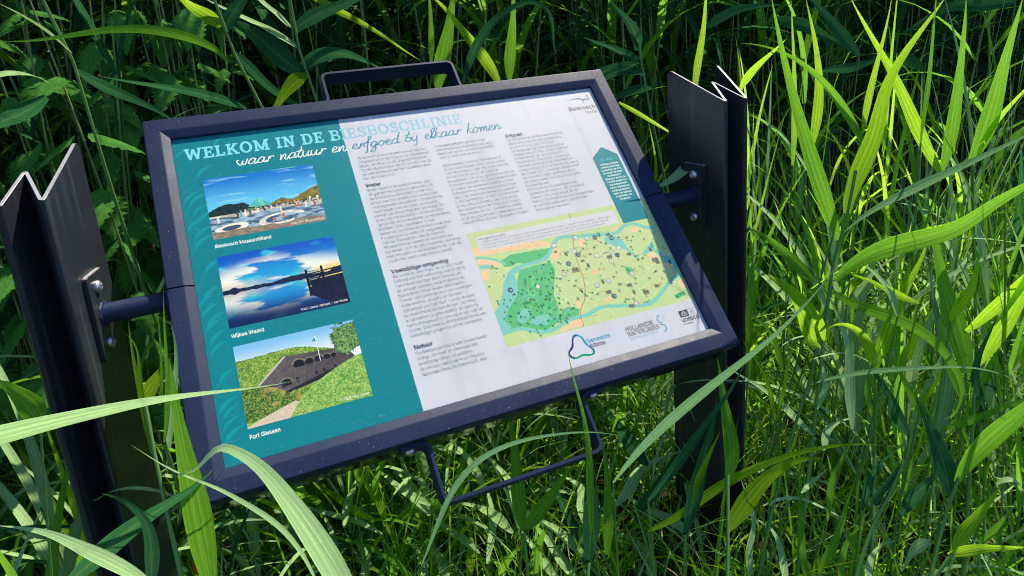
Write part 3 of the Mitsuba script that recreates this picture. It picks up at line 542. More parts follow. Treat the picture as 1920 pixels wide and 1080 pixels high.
MAP_MARKERS = [(0.1873,-0.058,'2',0),(0.2342,-0.0515,'1',0),(0.2557,-0.0577,'3',0),(0.2208,-0.0766,'4',0),(0.3093,-0.0901,'7',0),(0.2919,-0.0951,'11',0),(0.2598,-0.0953,'5',0),(0.2833,-0.1126,'6',0),(0.3923,-0.1222,'8',0),(0.3115,-0.1443,'9',0),(0.1846,-0.1175,'13',0),(0.2608,-0.1481,'13',0),(0.2366,-0.151,'10',0),(0.1275,-0.128,'14',0),(0.2953,-0.2016,'12',0),(0.272,-0.0589,'21',1),(0.3039,-0.0673,'20',1),(0.2256,-0.0855,'16',1),(0.3004,-0.103,'17',1),(0.2003,-0.0985,'15',1),(0.0772,-0.1227,'18',1),(0.2591,-0.1784,'19',1)]
MAP_MILLS = [(0.2033,-0.0776),(0.2357,-0.1086),(0.2497,-0.1454),(0.2028,-0.1524),(0.2996,-0.1785),(0.3714,-0.1049),(0.3983,-0.1379),(0.2818,-0.0535)]
MAP_HOUSES = [(0.2083,-0.1131,0.0065),(0.2522,-0.1684,0.0055),(0.3228,-0.1855,0.006),(0.2833,-0.1029,0.005),(0.3235,-0.1061,0.0045),(0.3498,-0.1792,0.0045),(0.3705,-0.1286,0.006),(0.2971,-0.1652,0.005),(0.3002,-0.059,0.0045),(0.2284,-0.0992,0.0035),(0.2833,-0.2036,0.005),(0.3733,-0.1352,0.004),(0.2796,-0.159,0.0035),(0.1947,-0.1421,0.0027),(0.185,-0.0706,0.003)]
MAP_BLOBS = [(0.1522,-0.0903),(0.1472,-0.0961),(0.1649,-0.0861),(0.0888,-0.1303),(0.0802,-0.1322),(0.1058,-0.1478),(0.1325,-0.1543),(0.0539,-0.1586),(0.0485,-0.1702),(0.0607,-0.1681),(0.1528,-0.1673),(0.1525,-0.1779),(0.1469,-0.1884),(0.1563,-0.1948),(0.1847,-0.1091),(0.1734,-0.1232),(0.187,-0.1306),(0.1655,-0.1393),(0.2756,-0.0939),(0.237,-0.0924),(0.2617,-0.079),(0.2614,-0.1125),(0.262,-0.1242),(0.274,-0.1427),(0.2989,-0.1269),(0.3205,-0.1377),(0.3339,-0.135),(0.342,-0.1615),(0.3586,-0.1524),(0.2728,-0.1706),(0.2282,-0.1681),(0.2148,-0.1731),(0.3103,-0.1655),(0.347,-0.1203),(0.3362,-0.1208),(0.3336,-0.0784),(0.3182,-0.0689),(0.3348,-0.0725),(0.334,-0.0935),(0.2393,-0.0769),(0.2318,-0.0811),(0.2485,-0.0892),(0.2737,-0.0683),(0.2799,-0.0711),(0.2453,-0.0664),(0.1464,-0.1155),(0.1202,-0.1065),(0.1055,-0.1208),(0.1129,-0.1294),(0.3585,-0.177),(0.2294,-0.1166)]
MAP_TREES = [(0.1518,-0.0703),(0.097,-0.072),(0.0997,-0.0754),(0.0606,-0.0706),(0.0629,-0.0752),(0.0576,-0.0754),(0.0672,-0.0776),(0.0605,-0.1367),(0.0567,-0.1437),(0.0479,-0.1362),(0.0474,-0.1414),(0.0609,-0.1499),(0.0939,-0.1342),(0.0911,-0.1521),(0.0917,-0.1576),(0.0955,-0.1611),(0.1127,-0.1575),(0.1144,-0.1632),(0.1119,-0.1493),(0.1204,-0.1647),(0.1266,-0.1421),(0.1422,-0.1432),(0.142,-0.1472),(0.1526,-0.1375),(0.1092,-0.1108),(0.0754,-0.1666),(0.0573,-0.1775),(0.0688,-0.1843),(0.106,-0.195),(0.1091,-0.1971),(0.1265,-0.2028),(0.1336,-0.1916),(0.1389,-0.1982),(0.1437,-0.1994),(0.1519,-0.1989),(0.1534,-0.2019),(0.1709,-0.1825),(0.1756,-0.181),(0.1902,-0.1657),(0.1822,-0.0915),(0.1849,-0.095),(0.2834,-0.1349),(0.3058,-0.1343),(0.3086,-0.1378),(0.3769,-0.097),(0.3783,-0.1003),(0.3687,-0.1073),(0.3683,-0.0829),(0.2788,-0.1887),(0.3097,-0.2032),(0.3156,-0.2033),(0.3207,-0.2018),(0.3793,-0.2076),(0.3867,-0.2052),(0.3935,-0.204),(0.0987,-0.2136),(0.0427,-0.1072),(0.097,-0.2081),(0.3664,-0.1673),(0.3027,-0.0534)]
mp = Ink(1)
ME = box(.0360, -.2195, IU, .0003)
base, wood, water, orng = ink(190, 216, 158), ink(92, 190, 128), ink(124, 202, 198), ink(234, 204, 168)
mp.poly(ME, base)
rm = random.Random(8)
road = ink(214, 230, 192)
for k in range(190):
    u, v, a = rm.uniform(.04, .41), rm.uniform(-.21, -.045), rm.choice((-1.25, -1.1, .25, .35, 1.9)) + rm.uniform(-.12, .12)
    l = rm.uniform(.015, .05)
    mp.poly(LineString([(u, v), (u + l * math.cos(a) * .5, v + l * math.sin(a) * .5 + .0015), (u + l * math.cos(a), v + l * math.sin(a))]).buffer(.00035).intersection(ME), road, 1)
for g in MAP_AREAS['green']: mp.poly(Polygon(g).buffer(.003).buffer(-.002).intersection(ME), wood, 2)
for g in MAP_AREAS['teal']: mp.poly(Polygon(g).buffer(.003).buffer(-.002).intersection(ME), water, 3)
for g in MAP_AREAS['orange']: mp.poly(Polygon(g).buffer(.002).buffer(-.001).intersection(ME), orng, 2)
def smooth_line(pts, k=8):
    p = np.array(pts); t = np.r_[0, np.cumsum(np.linalg.norm(np.diff(p, axis=0), axis=1))]
    return LineString(CubicSpline(t, p)(np.linspace(0, t[-1], k * len(p)))) if len(p) > 2 else LineString(pts)
for k, pts in MAP_LINES.items():
    wd, col, ly = {'river': (.0027, water, 3), 'red': (.00055, ink(190, 80, 50), 6), 'or': (.0004, ink(226, 180, 90), 5)}[k.rstrip('0123456789')]
    if k in ('river2', 'river4'): wd = .0016
    if k in ('river5',): wd = .0022
    mp.poly(smooth_line(pts).buffer(wd).intersection(ME), col, ly)
    if k.startswith('river'): mp.poly(smooth_line(pts).buffer(wd).buffer(.0012).intersection(ME), ink(150, 214, 160), 2)
for k in range(60):                                          # creeks and paths in the wetland
    u, v = rm.uniform(.085, .165), rm.uniform(-.20, -.095); q = [(u, v)]
    for _ in range(4): q.append((q[-1][0] + rm.uniform(-.009, .009), q[-1][1] + rm.uniform(-.007, .007)))
    mp.poly(smooth_line(q, 5).buffer(.00032).intersection(ME), ink(140, 216, 150) if k % 2 else water, 4)
lg = Polygon([(.0498, -.0105), (.3322, -.0105), (.3322, -.0405), (.0498, -.0405)])
mp.poly(lg, ink(206, 214, 226), 7)
mp.done('map', 'green printed map with rivers and numbered places')
lt = Ink(9)
lt.text('Natuurgebieden en erfgoed', .0535, -.0175, .0026, head_ink, width=.052, bold=True)
rows = ["1 Cloppenwaard, 2 Sleeuwijkerwaard, 3 Groesplaat, 4 Bevenbansche Boezem, 5 Uitwijkse Veld, 6 Wijde Alm, 7 Struikwaard,", "8 Wijkse Waard, 9 Pompveld, 10 Kornsche Boezem, 11 Oude Maasje, 12 Almbos, 13 Duyls Bos, 14 Biesbosch, 15 Fort Bakkerskil,", "16 Fort Altena, 17 Fort Giessen, 18 Biesbosch MuseumEiland, 19 Kasteel Dussen, 20 Slot Loevestein, 21 Visserijmuseum"]
for i, s in enumerate(rows): lt.text(s, .0535, -.0238 - i * .0062, .0027, body_ink, width=(.268, .262, .250)[i])

lt.done('map_legend')
mk = Ink(10)
dk = ink(52, 58, 52)
for (u, v) in MAP_MILLS:
    for a in (.5, .5 + math.pi / 2):
        mk.poly(LineString([(u - .0042 * math.cos(a), v - .0042 * math.sin(a)), (u + .0042 * math.cos(a), v + .0042 * math.sin(a))]).buffer(.0006), dk)
    mk.poly(Polygon([(u - .0014, v - .0062), (u + .0014, v - .0062), (u + .0007, v), (u - .0007, v)]), dk)
mk.done('map_windmills', kind='stuff'); mk = Ink(10)
for u, v, s in MAP_HOUSES:
    mk.poly(Polygon([(u - s, v - s * .7), (u + s, v - s * .7), (u + s, v), (u + s * 1.15, v + s * .1), (u + s * .5, v + s * .75), (u - s * .2, v + s * .3), (u - s * .6, v + s * .8), (u - s, v + s * .2)]), ink(96, 92, 84))
    for k in range(3): mk.poly(box(u - s * .7 + k * s * .5, v - s * .45, u - s * .45 + k * s * .5, v - s * .1), ink(190, 186, 170), 1)
mk.done('map_buildings', kind='stuff'); mk = Ink(10)
for i, (u, v) in enumerate(MAP_BLOBS):
    s = rm.uniform(.0015, .0028); col = [dk, ink(120, 74, 44), ink(44, 90, 60), ink(40, 84, 130), dk, ink(150, 80, 50)][i % 6]
    body = affinity.scale(Point(u, v).buffer(1, 4), s, s * .55)
    legs = [box(u - s * .7, v - s * 1.1, u - s * .5, v), box(u + s * .45, v - s * 1.1, u + s * .65, v)] if i % 2 else [Point(u + s * .6, v + s * .5).buffer(s * .45, 3)]
    mk.poly(unary_union([body] + legs), col)
mk.done('map_animals', kind='stuff'); mk = Ink(10)
for u, v in MAP_TREES + [(rm.uniform(.07, .17), rm.uniform(-.205, -.09)) for _ in range(70)] + [(rm.uniform(.19, .40), rm.uniform(-.20, -.06)) for _ in range(40)]:
    s = rm.uniform(.0011, .0018); mk.poly(unary_union([Point(u, v).buffer(s, 3), Point(u + s * .7, v - s * .6).buffer(s * .7, 3), box(u - .0003, v - s * 2.2, u + .0003, v)]), ink(30, 128, 70))
for k in range(46):                                          # tiny place names, too small to read
    u, v = rm.uniform(.17, .405), rm.uniform(-.205, -.05)
    mk.poly(box(u, v, u + rm.uniform(.004, .009), v + .0007), ink(150, 130, 110), 1)
mk.done('map_trees', kind='stuff')
nb = Ink(13)
for u, v, t_, d in MAP_MARKERS:
    nb.poly(Point(u, v).buffer(.0046, 8), ink(20, 62, 88)); nb.poly(Point(u, v).buffer(.0038, 8), ink(20, 70, 100) if d else ink(236, 242, 244), 1)
    nb.text(t_, u - .0013 * len(t_), v - .0018, .0036, ink(232, 240, 244) if d else ink(24, 54, 76), width=.0026 * len(t_), bold=True, layer=2)
nb.done('map_numbers', kind='stuff')

# teal pointer with white print
ar = Ink(11)
ar.poly(Polygon([(.3703, .1334), (.3987, .1110), (.3983, -.0424), (.3418, -.0424), (.3417, .1110)]), TEAL)
ar.text('SCAN', .3545, .0995, .0062, ink(40, 190, 214), width=.028, bold=True, layer=1)
for i, s in enumerate(["De Biesboschlinie", "verken je het best", "op de fiets, te voet,", "of vanaf het water", "Op Biesbosch-", "linie.com vind je de", "mooiste routes, tips", "voor evenementen,", "horeca-adressen en", "achtergrondinfor-", "matie om optimaal", "te genieten van", "je bezoek."]):
    wd = min(.046, .00245 * len(s)); ar.text(s, .3702 - wd / 2, .0900 - i * .0069, .0041, ink(228, 240, 242), width=wd, bold=True, layer=1)
ar.done('pointer')

# emblems
lo = Ink(1); teal2 = ink(40, 120, 140); dkr = ink(84, 66, 76)
wing = CubicSpline([0, .3, .62, 1], np.array([(.3382, .2648), (.3520, .2580), (.3700, .2580), (.3801, .2440)]))(np.linspace(0, 1, 24))
wing2 = CubicSpline([0, .3, .62, 1], np.array([(.3382, .2650), (.3520, .2590), (.3715, .2612), (.3801, .2440)]))(np.linspace(0, 1, 24))
lo.poly(Polygon(np.vstack([wing, wing2[::-1]])).buffer(.0002), teal2)
neck = CubicSpline([0, .4, .7, 1], np.array([(.3801, .2440), (.3830, .2545), (.3910, .2545), (.3985, .2560)]))(np.linspace(0, 1, 16))
neck2 = CubicSpline([0, .4, .7, 1], np.array([(.3801, .2440), (.3822, .2570), (.3905, .2570), (.3985, .2568)]))(np.linspace(0, 1, 16))
lo.poly(Polygon(np.vstack([neck, neck2[::-1]])).buffer(.0002), teal2)
lo.poly(LineString([(.3985, .2564), (.3945, .2610), (.3900, .2620)]).buffer(.0006), teal2)
lo.poly(Polygon([(.3895, .2655), (.3965, .2668), (.3935, .2640)]), teal2)
lo.text('Biesbosch', .3380, .2308, .0094, dkr, width=.0626, bold=True); lo.text('linie', .3735, .2182, .0086, dkr, width=.0262)
lo.done('emblem', 'emblem of a flying bird over two words in the upper right corner')
lo = Ink(1)
pts = np.array([(.1627, -.2300), (.1690, -.2365), (.1718, -.2480), (.1790, -.2580), (.1790, -.2660), (.1700, -.2680), (.1580, -.2650), (.1460, -.2670), (.1370, -.2620), (.1370, -.2540), (.1460, -.2470), (.1500, -.2380), (.1560, -.2300)])
q = np.vstack([pts, pts[:1]]); tt = np.arange(len(q)); cv = CubicSpline(tt, q, bc_type='periodic')(np.linspace(0, len(q) - 1, 90))
cols = [ink(24, 150, 200), ink(20, 120, 150), ink(16, 150, 120), ink(20, 160, 110), ink(40, 60, 130), ink(36, 56, 140), ink(30, 90, 170)]
for i in range(0, 89, 3):
    seg = LineString(cv[i:i + 5]); a = i / 89
    lo.poly(seg.buffer(.0011 + .0009 * abs(math.sin(a * 3 * math.pi * 2))), cols[min(6, int(a * 7))])
lo.text('Gemeente', .1727, -.2478, .0078, ink(20, 140, 196), width=.0478, bold=True); lo.text('Altena', .1766, -.2570, .0078, ink(54, 60, 100), width=.0300, bold=True)
lo.done('emblem_with_words', 'knotted triangle emblem with two words')
lo = Ink(1); ik = ink(66, 54, 70)
lo.text('HOLLANDSE', .2518, -.2462, .0078, ik, width=.0580, bold=True); lo.text('WATERLINIES', .2518, -.2560, .0078, ik, width=.0655, bold=True)
lo.text('UNESCO WERELDERFGOED', .2522, -.2626, .0038, ink(70, 150, 200), width=.0585)
for (cu, cv_, a0, a1) in ((.3262, -.2405, .5, 1.5), (.3235, -.2570, -.5, .62)):
    arc = [(cu + .0068 * math.cos(math.pi * t), cv_ + .0068 * math.sin(math.pi * t)) for t in np.linspace(a0, a1, 14)]
    lo.poly(LineString(arc).buffer(.0007), ink(50, 140, 200))
    for x, y in arc: lo.poly(box(x - .0009, y - .0009, x + .0009, y + .0009), ink(50, 140, 200), 1)
    lo.poly(LineString([(cu + .0042 * math.cos(math.pi * t), cv_ + .0042 * math.sin(math.pi * t)) for t in np.linspace(a0, a1, 10)]).buffer(.0004), ink(150, 190, 190))
lo.done('emblem_with_curl', 'dark capitals with a blue curled emblem')
lo = Ink(1); dg = ink(70, 78, 86)
lo.poly(box(.3661, -.2484, .3854, -.2356), dg); lo.poly(box(.3854, -.2484, .4040, -.2356).difference(box(.3854, -.2480, .4036, -.2360)), dg)
tp = [Polygon([(.3700, -.2402), (.3815, -.2402), (.3757, -.2372)]), box(.3695, -.2462, .3820, -.2450)] + [box(.3704 + k * .0021, -.2449, .3715 + k * .0021, -.2405) for k in range(6)]
for g in tp: lo.poly(g, ink(170, 180, 184), 1)
lo.poly(Point(.3946, -.2420).buffer(.0045, 10).difference(Point(.3946, -.2420).buffer(.0040, 10)), dg, 1)
lo.poly(affinity.rotate(box(.3922, -.2444, .3970, -.2396).difference(box(.3926, -.2440, .3966, -.2400)), 45), dg, 1); lo.poly(Point(.3946, -.2420).buffer(.0016, 8).difference(Point(.3946, -.2420).buffer(.0011, 8)), dg, 1)
lo.text('unesco', .3650, -.2572, .0088, ik, width=.0376, bold=True); lo.text('Werelderfgoed', .3655, -.2625, .0028, ik, width=.0205, bold=True)
lo.done('emblem_in_boxes', 'small temple emblem in two boxes over one word')

# seeds, flakes and droppings lying on frame and sheet
rd = random.Random(3); fv, ff = [], []
def flake(u, v, n, s):
    a = rd.uniform(0, 6.28); k = len(fv); m_ = rd.randint(4, 6); e = rd.uniform(.35, 1)
    for i in range(m_):
        t_ = 6.283 * i / m_; x, y = s * math.cos(t_) * rd.uniform(.6, 1.2), s * e * math.sin(t_) * rd.uniform(.6, 1.2)
        fv.append((u + x * math.cos(a) - y * math.sin(a), v + x * math.sin(a) + y * math.cos(a), n + .0001))
    fv.append((u, v, n + s * .45))
    for i in range(m_): ff.append((k + i, k + (i + 1) % m_, k + m_))
for _ in range(330):
    side = rd.choice('TTBBBLR'); t_ = rd.uniform(.002, .023); s = rd.choice((.0003, .0003, .0004, .0005, .0009))
    if side in 'TB': flake(rd.uniform(-.44, .44), (hh - t_) * (1 if side == 'T' else -1), 0, s)
    else: flake((hw - t_) * (1 if side == 'R' else -1), rd.uniform(-.31, .31), 0, s)
for _ in range(150): flake(rd.uniform(-.40, .40), -.272 - abs(rd.gauss(0, .004)) + .002, N0 + .0018, rd.choice((.0003, .0004, .0006)))
for _ in range(110): flake(rd.uniform(-.40, .40), rd.uniform(-.27, .27), N0 + .0018, rd.choice((.00025, .0003, .0004)))
put(SIGN, 'dust_flakes', mikit.ply((np.array(fv), np.array(ff)), 'dust', to_world=PANEL), kind='stuff')

# hero reeds: label, stem points, leaves (points, width, normal, material), metres
HERO_REEDS = [
  ('tall sunlit reed right of the right post with four broad leaves fanning out', [[0.617,-0.244,0.595],[0.679,-0.203,0.756],[0.711,-0.191,0.848],[0.732,-0.192,0.897],[0.753,-0.186,0.976]], [
    ([[0.711,-0.191,0.848],[0.696,-0.167,0.93],[0.662,-0.135,1.078],[0.632,-0.123,1.193],[0.6,-0.122,1.307]], 0.0343, [-0.65,-0.76,-0.04], 'leaf_green', 'n'),
    ([[0.73,-0.19,0.897],[0.764,-0.185,0.974],[0.795,-0.188,1.041],[0.821,-0.186,1.123],[0.858,-0.204,1.202],[0.9,-0.235,1.282]], 0.0379, [-0.7,-0.67,0.23], 'leaf_yellow', 'n'),
    ([[0.72,-0.194,0.861],[0.735,-0.247,0.914],[0.746,-0.31,0.96],[0.752,-0.389,1.012],[0.744,-0.494,1.079],[0.731,-0.553,1.115]], 0.0484, [-0.52,0.48,0.7], 'leaf_grey', 'm'),
    ([[0.69,-0.205,0.775],[0.721,-0.264,0.839],[0.743,-0.329,0.876],[0.759,-0.392,0.912],[0.767,-0.436,0.956],[0.771,-0.489,1.002],[0.769,-0.539,1.052]], 0.0447, [-0.98,-0.13,0.12], 'leaf_green', 'm'),
    ([[0.664,-0.178,0.771],[0.636,-0.154,0.81],[0.607,-0.131,0.848],[0.563,-0.103,0.882]], 0.0285, [-0.33,-0.89,0.31], 'leaf_green', 'n')]),
  ('slender reed with a bright leaf crossing a broader leaf in the right thicket', [], [
    ([[0.996,-0.179,0.935],[0.979,-0.149,0.999],[0.942,-0.101,1.132],[0.907,-0.068,1.22],[0.874,-0.044,1.296]], 0.0289, [-0.77,-0.64,-0.02], 'leaf_yellow', 'n')]),
  ('thin yellow-green blade standing upright behind the fan-leaved reed', [], [
    ([[0.843,-0.12,1.027],[0.859,-0.119,1.11],[0.872,-0.125,1.181],[0.885,-0.134,1.287]], 0.0155, [-0.73,-0.68,0.08], 'leaf_yellow', 'n')]),
  ('narrow reed blade with a long tip rising left of the fan-leaved reed', [], [
    ([[0.775,-0.053,0.996],[0.793,-0.052,1.081],[0.798,-0.045,1.156],[0.793,-0.033,1.229],[0.782,-0.02,1.301]], 0.0227, [-0.73,-0.68,0.09], 'leaf_yellow', 'n')]),
  ('very thin bright blade rising close behind the right post', [], [
    ([[0.76,-0.02,0.96],[0.772,-0.011,1.036],[0.78,0.003,1.167],[0.777,0.013,1.303]], 0.0145, [-0.71,-0.7,0.1], 'leaf_yellow', 'n')]),
  ('slender folded reed leaf standing upright near the right edge', [], [
    ([[1.078,-0.124,0.916],[1.09,-0.133,1.019],[1.092,-0.136,1.107],[1.088,-0.141,1.204],[1.081,-0.144,1.275]], 0.0294, [-0.82,-0.57,-0.02], 'leaf_green', 'n')]),
  ('broad bright reed leaf at the right edge reaching the top', [], [
    ([[1.071,-0.192,0.95],[1.09,-0.217,1.08],[1.092,-0.227,1.152],[1.092,-0.236,1.202],[1.09,-0.249,1.268]], 0.0389, [-0.85,-0.53,-0.05], 'leaf_green', 'n'),
    ([[1.079,-0.2,0.961],[1.089,-0.223,1.029],[1.104,-0.267,1.099],[1.112,-0.298,1.146]], 0.0133, [-0.84,-0.52,-0.13], 'leaf_yellow', 'n')]),
  ('arching thin reed blade with a dry curled tip, above the right post', [], [
    ([[0.843,-0.127,1.001],[0.804,-0.103,1.084],[0.762,-0.081,1.145],[0.716,-0.057,1.187],[0.627,-0.015,1.221]], 0.0194, [-0.54,-0.83,-0.11], 'leaf_green', 'n')]),
  ('small triangular bright blade touching the top of the right post', [], [
    ([[0.654,0.018,1.127],[0.663,-0.005,1.163],[0.679,-0.043,1.2],[0.688,-0.07,1.225]], 0.0183, [-0.75,-0.6,-0.28], 'leaf_yellow', 'n')]),
  ('bright upright reed blade just behind the top of the right post', [], [
    ([[0.706,0.232,1.102],[0.715,0.233,1.169],[0.727,0.228,1.24],[0.733,0.224,1.319],[0.737,0.22,1.373]], 0.0196, [-0.59,-0.8,0.03], 'leaf_yellow', 'n')]),
  ('reed with one short wide pointed leaf hanging towards the right post', [[0.56,-0.244,0.523],[0.604,-0.232,0.593],[0.636,-0.22,0.655]], [
    ([[0.636,-0.22,0.655],[0.621,-0.215,0.714],[0.602,-0.208,0.754],[0.58,-0.199,0.782],[0.543,-0.187,0.814]], 0.0511, [-0.53,-0.84,-0.13], 'leaf_yellow', 'n'),
    ([[0.603,-0.233,0.591],[0.635,-0.282,0.624],[0.662,-0.337,0.651],[0.688,-0.408,0.681],[0.706,-0.484,0.707],[0.705,-0.551,0.708]], 0.0177, [-0.47,0.17,0.86], 'leaf_grey', 'l')]),
  ('young reed with a forked pair of bright upright leaves in the right thicket', [[0.646,-0.355,0.33],[0.725,-0.283,0.49],[0.762,-0.245,0.588]], [
    ([[0.762,-0.245,0.588],[0.793,-0.24,0.647],[0.826,-0.238,0.711],[0.857,-0.244,0.767],[0.885,-0.245,0.838]], 0.0311, [-0.71,-0.62,0.35], 'leaf_yellow', 'n'),
    ([[0.762,-0.245,0.588],[0.746,-0.241,0.636],[0.729,-0.234,0.667],[0.706,-0.226,0.686],[0.654,-0.221,0.684]], 0.0256, [-0.35,-0.92,-0.16], 'leaf_yellow', 'n')]),
  ('reed with a large drooping leaf curling down at the tip, low at the right', [], [
    ([[0.751,-0.144,0.72],[0.76,-0.239,0.705],[0.764,-0.338,0.698],[0.749,-0.402,0.676],[0.719,-0.449,0.646],[0.69,-0.462,0.627],[0.66,-0.46,0.618]], 0.0329, [-0.53,-0.12,0.84], 'leaf_green', 'm')]),
  ('very bright broad reed leaf leaning to the right edge, lower right', [[0.844,-0.39,0.554],[0.868,-0.372,0.614]], [
    ([[0.869,-0.371,0.616],[0.886,-0.389,0.67],[0.898,-0.404,0.725],[0.909,-0.418,0.788],[0.919,-0.449,0.918]], 0.0344, [-0.89,-0.46,0.03], 'leaf_yellow', 'm'),
    ([[0.876,-0.339,0.669],[0.891,-0.367,0.713],[0.912,-0.419,0.802],[0.923,-0.47,0.895]], 0.0274, [-0.92,-0.39,-0.04], 'leaf_yellow', 'm')]),
  ('tall broad dark green reed leaf leaning left in the right thicket', [], [
    ([[0.856,-0.363,0.603],[0.868,-0.338,0.655],[0.877,-0.305,0.716],[0.886,-0.271,0.791],[0.896,-0.239,0.878]], 0.043, [-0.74,-0.56,0.36], 'leaf_green', 'n')]),
  ('wide pale green leaf standing behind the drooping leaf', [], [
    ([[0.81,-0.35,0.441],[0.851,-0.33,0.521],[0.876,-0.316,0.576],[0.896,-0.273,0.667],[0.915,-0.237,0.764]], 0.0345, [-0.7,-0.57,0.43], 'leaf_grey', 'n')]),
  ('broad leaf with a sunlit lower half left of the grass clearing', [[0.583,-0.515,0.389],[0.665,-0.486,0.504],[0.678,-0.484,0.524]], [
    ([[0.67,-0.485,0.512],[0.693,-0.497,0.566],[0.708,-0.51,0.598],[0.722,-0.527,0.631],[0.736,-0.546,0.664],[0.772,-0.604,0.786]], 0.0376, [-0.91,-0.37,0.18], 'leaf_green', 'm'),
    ([[0.657,-0.484,0.496],[0.668,-0.466,0.526],[0.678,-0.436,0.567],[0.682,-0.408,0.602],[0.684,-0.39,0.623]], 0.0369, [-0.64,-0.55,0.54], 'leaf_dark', 'n')]),
  ('reed with a closed pointed shoot tip, low right', [[0.473,-0.468,0.394],[0.543,-0.448,0.48],[0.568,-0.447,0.51],[0.593,-0.441,0.545],[0.601,-0.442,0.554]], [
    ]),
  ('slim bright leaf in the lower right corner above the bare soil', [[0.553,-0.542,0.418],[0.591,-0.544,0.458]], [
    ([[0.591,-0.544,0.458],[0.617,-0.544,0.487],[0.638,-0.548,0.511],[0.673,-0.553,0.553]], 0.023, [-0.68,-0.49,0.54], 'leaf_yellow', 'n'),
    ([[0.581,-0.541,0.449],[0.598,-0.571,0.475],[0.612,-0.607,0.499],[0.62,-0.633,0.516]], 0.0179, [-0.93,-0.15,0.34], 'leaf_yellow', 'n')]),
  ('long yellow-green blade curving across the foot of the right post', [], [
    ([[0.193,-0.3,0.477],[0.249,-0.311,0.494],[0.318,-0.32,0.525],[0.368,-0.333,0.546],[0.402,-0.345,0.559],[0.556,-0.44,0.594]], 0.0199, [-0.45,-0.66,0.6], 'leaf_yellow', 'm')]),
  ('short wide bright leaf with shadow stripes right of the foot of the right post', [], [
    ([[0.298,-0.367,0.486],[0.332,-0.356,0.498],[0.382,-0.343,0.517],[0.432,-0.338,0.532],[0.515,-0.357,0.535]], 0.0363, [-0.1,-0.77,0.63], 'leaf_yellow', 'n')]),
  ('pale green long leaf crossing in front of the right post below the board', [], [
    ([[0.11,-0.339,0.623],[0.168,-0.317,0.641],[0.236,-0.299,0.661],[0.319,-0.286,0.686],[0.402,-0.28,0.714],[0.461,-0.277,0.737],[0.595,-0.268,0.811],[0.631,-0.265,0.837]], 0.0272, [-0.32,-0.31,0.89], 'leaf_grey', 'l')]),
  ('upright reed with twin light green leaves in front of the right post', [[0.294,-0.375,0.476],[0.331,-0.33,0.553]], [
    ([[0.329,-0.332,0.549],[0.348,-0.32,0.581],[0.362,-0.29,0.631],[0.372,-0.265,0.676],[0.38,-0.245,0.715]], 0.0291, [-0.54,-0.66,0.51], 'leaf_green', 'n')]),
  ('dark green leaf leaning across the foot of the right post', [], [
    ([[0.188,-0.311,0.543],[0.251,-0.304,0.585],[0.309,-0.298,0.632],[0.355,-0.296,0.671],[0.403,-0.289,0.723]], 0.02, [-0.49,-0.58,0.65], 'leaf_dark', 'm')]),
  ('broad dark leaf standing at the foot of the right post with a bright folded edge', [], [
    ([[0.242,-0.334,0.477],[0.281,-0.312,0.529],[0.309,-0.297,0.571],[0.337,-0.283,0.615],[0.36,-0.269,0.657]], 0.031, [-0.53,-0.63,0.57], 'leaf_dark', 'm'),
    ([[0.27,-0.32,0.528],[0.297,-0.31,0.563],[0.321,-0.304,0.591],[0.342,-0.3,0.617]], 0.0135, [-0.46,-0.71,0.54], 'leaf_yellow', 'n')]),
  ('thin blade whose tip lies over the lower edge of the board', [], [
    ([[0.06,-0.36,0.568],[0.079,-0.325,0.649],[0.088,-0.303,0.706],[0.088,-0.287,0.746],[0.087,-0.262,0.816]], 0.0128, [-0.4,-0.84,0.37], 'leaf_green', 'n')]),
  ('long grey-green blade arching in front of the lower bracket', [], [
    ([[-0.195,-0.36,0.621],[-0.158,-0.328,0.65],[-0.116,-0.301,0.681],[-0.074,-0.29,0.699],[-0.027,-0.29,0.707],[0.037,-0.302,0.708],[0.094,-0.32,0.703],[0.133,-0.34,0.693]], 0.014, [-0.17,-0.42,0.89], 'leaf_grey', 'l')]),
  ('wide upright leaf blade standing behind the lower bracket', [[-0.002,-0.245,0.43],[0.012,-0.206,0.478]], [
    ([[0.013,-0.204,0.481],[0.024,-0.167,0.531],[0.036,-0.135,0.581],[0.044,-0.108,0.626],[0.054,-0.087,0.665]], 0.0291, [-0.3,-0.77,0.56], 'leaf_green', 'n'),
    ([[0.017,-0.203,0.484],[0.041,-0.209,0.51],[0.07,-0.215,0.545],[0.103,-0.224,0.589]], 0.0285, [-0.59,-0.73,0.34], 'leaf_green', 'n')]),
  ('broad dark green leaf hanging down right of the lower bracket', [[0.067,-0.321,0.459],[0.076,-0.311,0.473]], [
    ([[0.077,-0.309,0.476],[0.099,-0.282,0.517],[0.119,-0.249,0.568],[0.132,-0.219,0.616],[0.139,-0.196,0.652]], 0.0317, [-0.38,-0.71,0.59], 'leaf_dark', 'n'),
    ([[0.115,-0.299,0.462],[0.14,-0.266,0.511],[0.159,-0.232,0.564],[0.171,-0.201,0.614]], 0.0191, [-0.39,-0.7,0.6], 'leaf_green', 'n')]),
  ('large pale leaf arching down over the lower left corner of the frame', [], [
    ([[-0.304,-0.548,0.77],[-0.324,-0.47,0.795],[-0.344,-0.415,0.818],[-0.367,-0.371,0.84],[-0.387,-0.349,0.851],[-0.4,-0.339,0.854],[-0.42,-0.333,0.841],[-0.443,-0.327,0.828]], 0.0279, [-0.09,-0.31,0.95], 'leaf_mint', 'f')]),
  ('thin pale blade slanting in front of the lower left corner of the frame', [], [
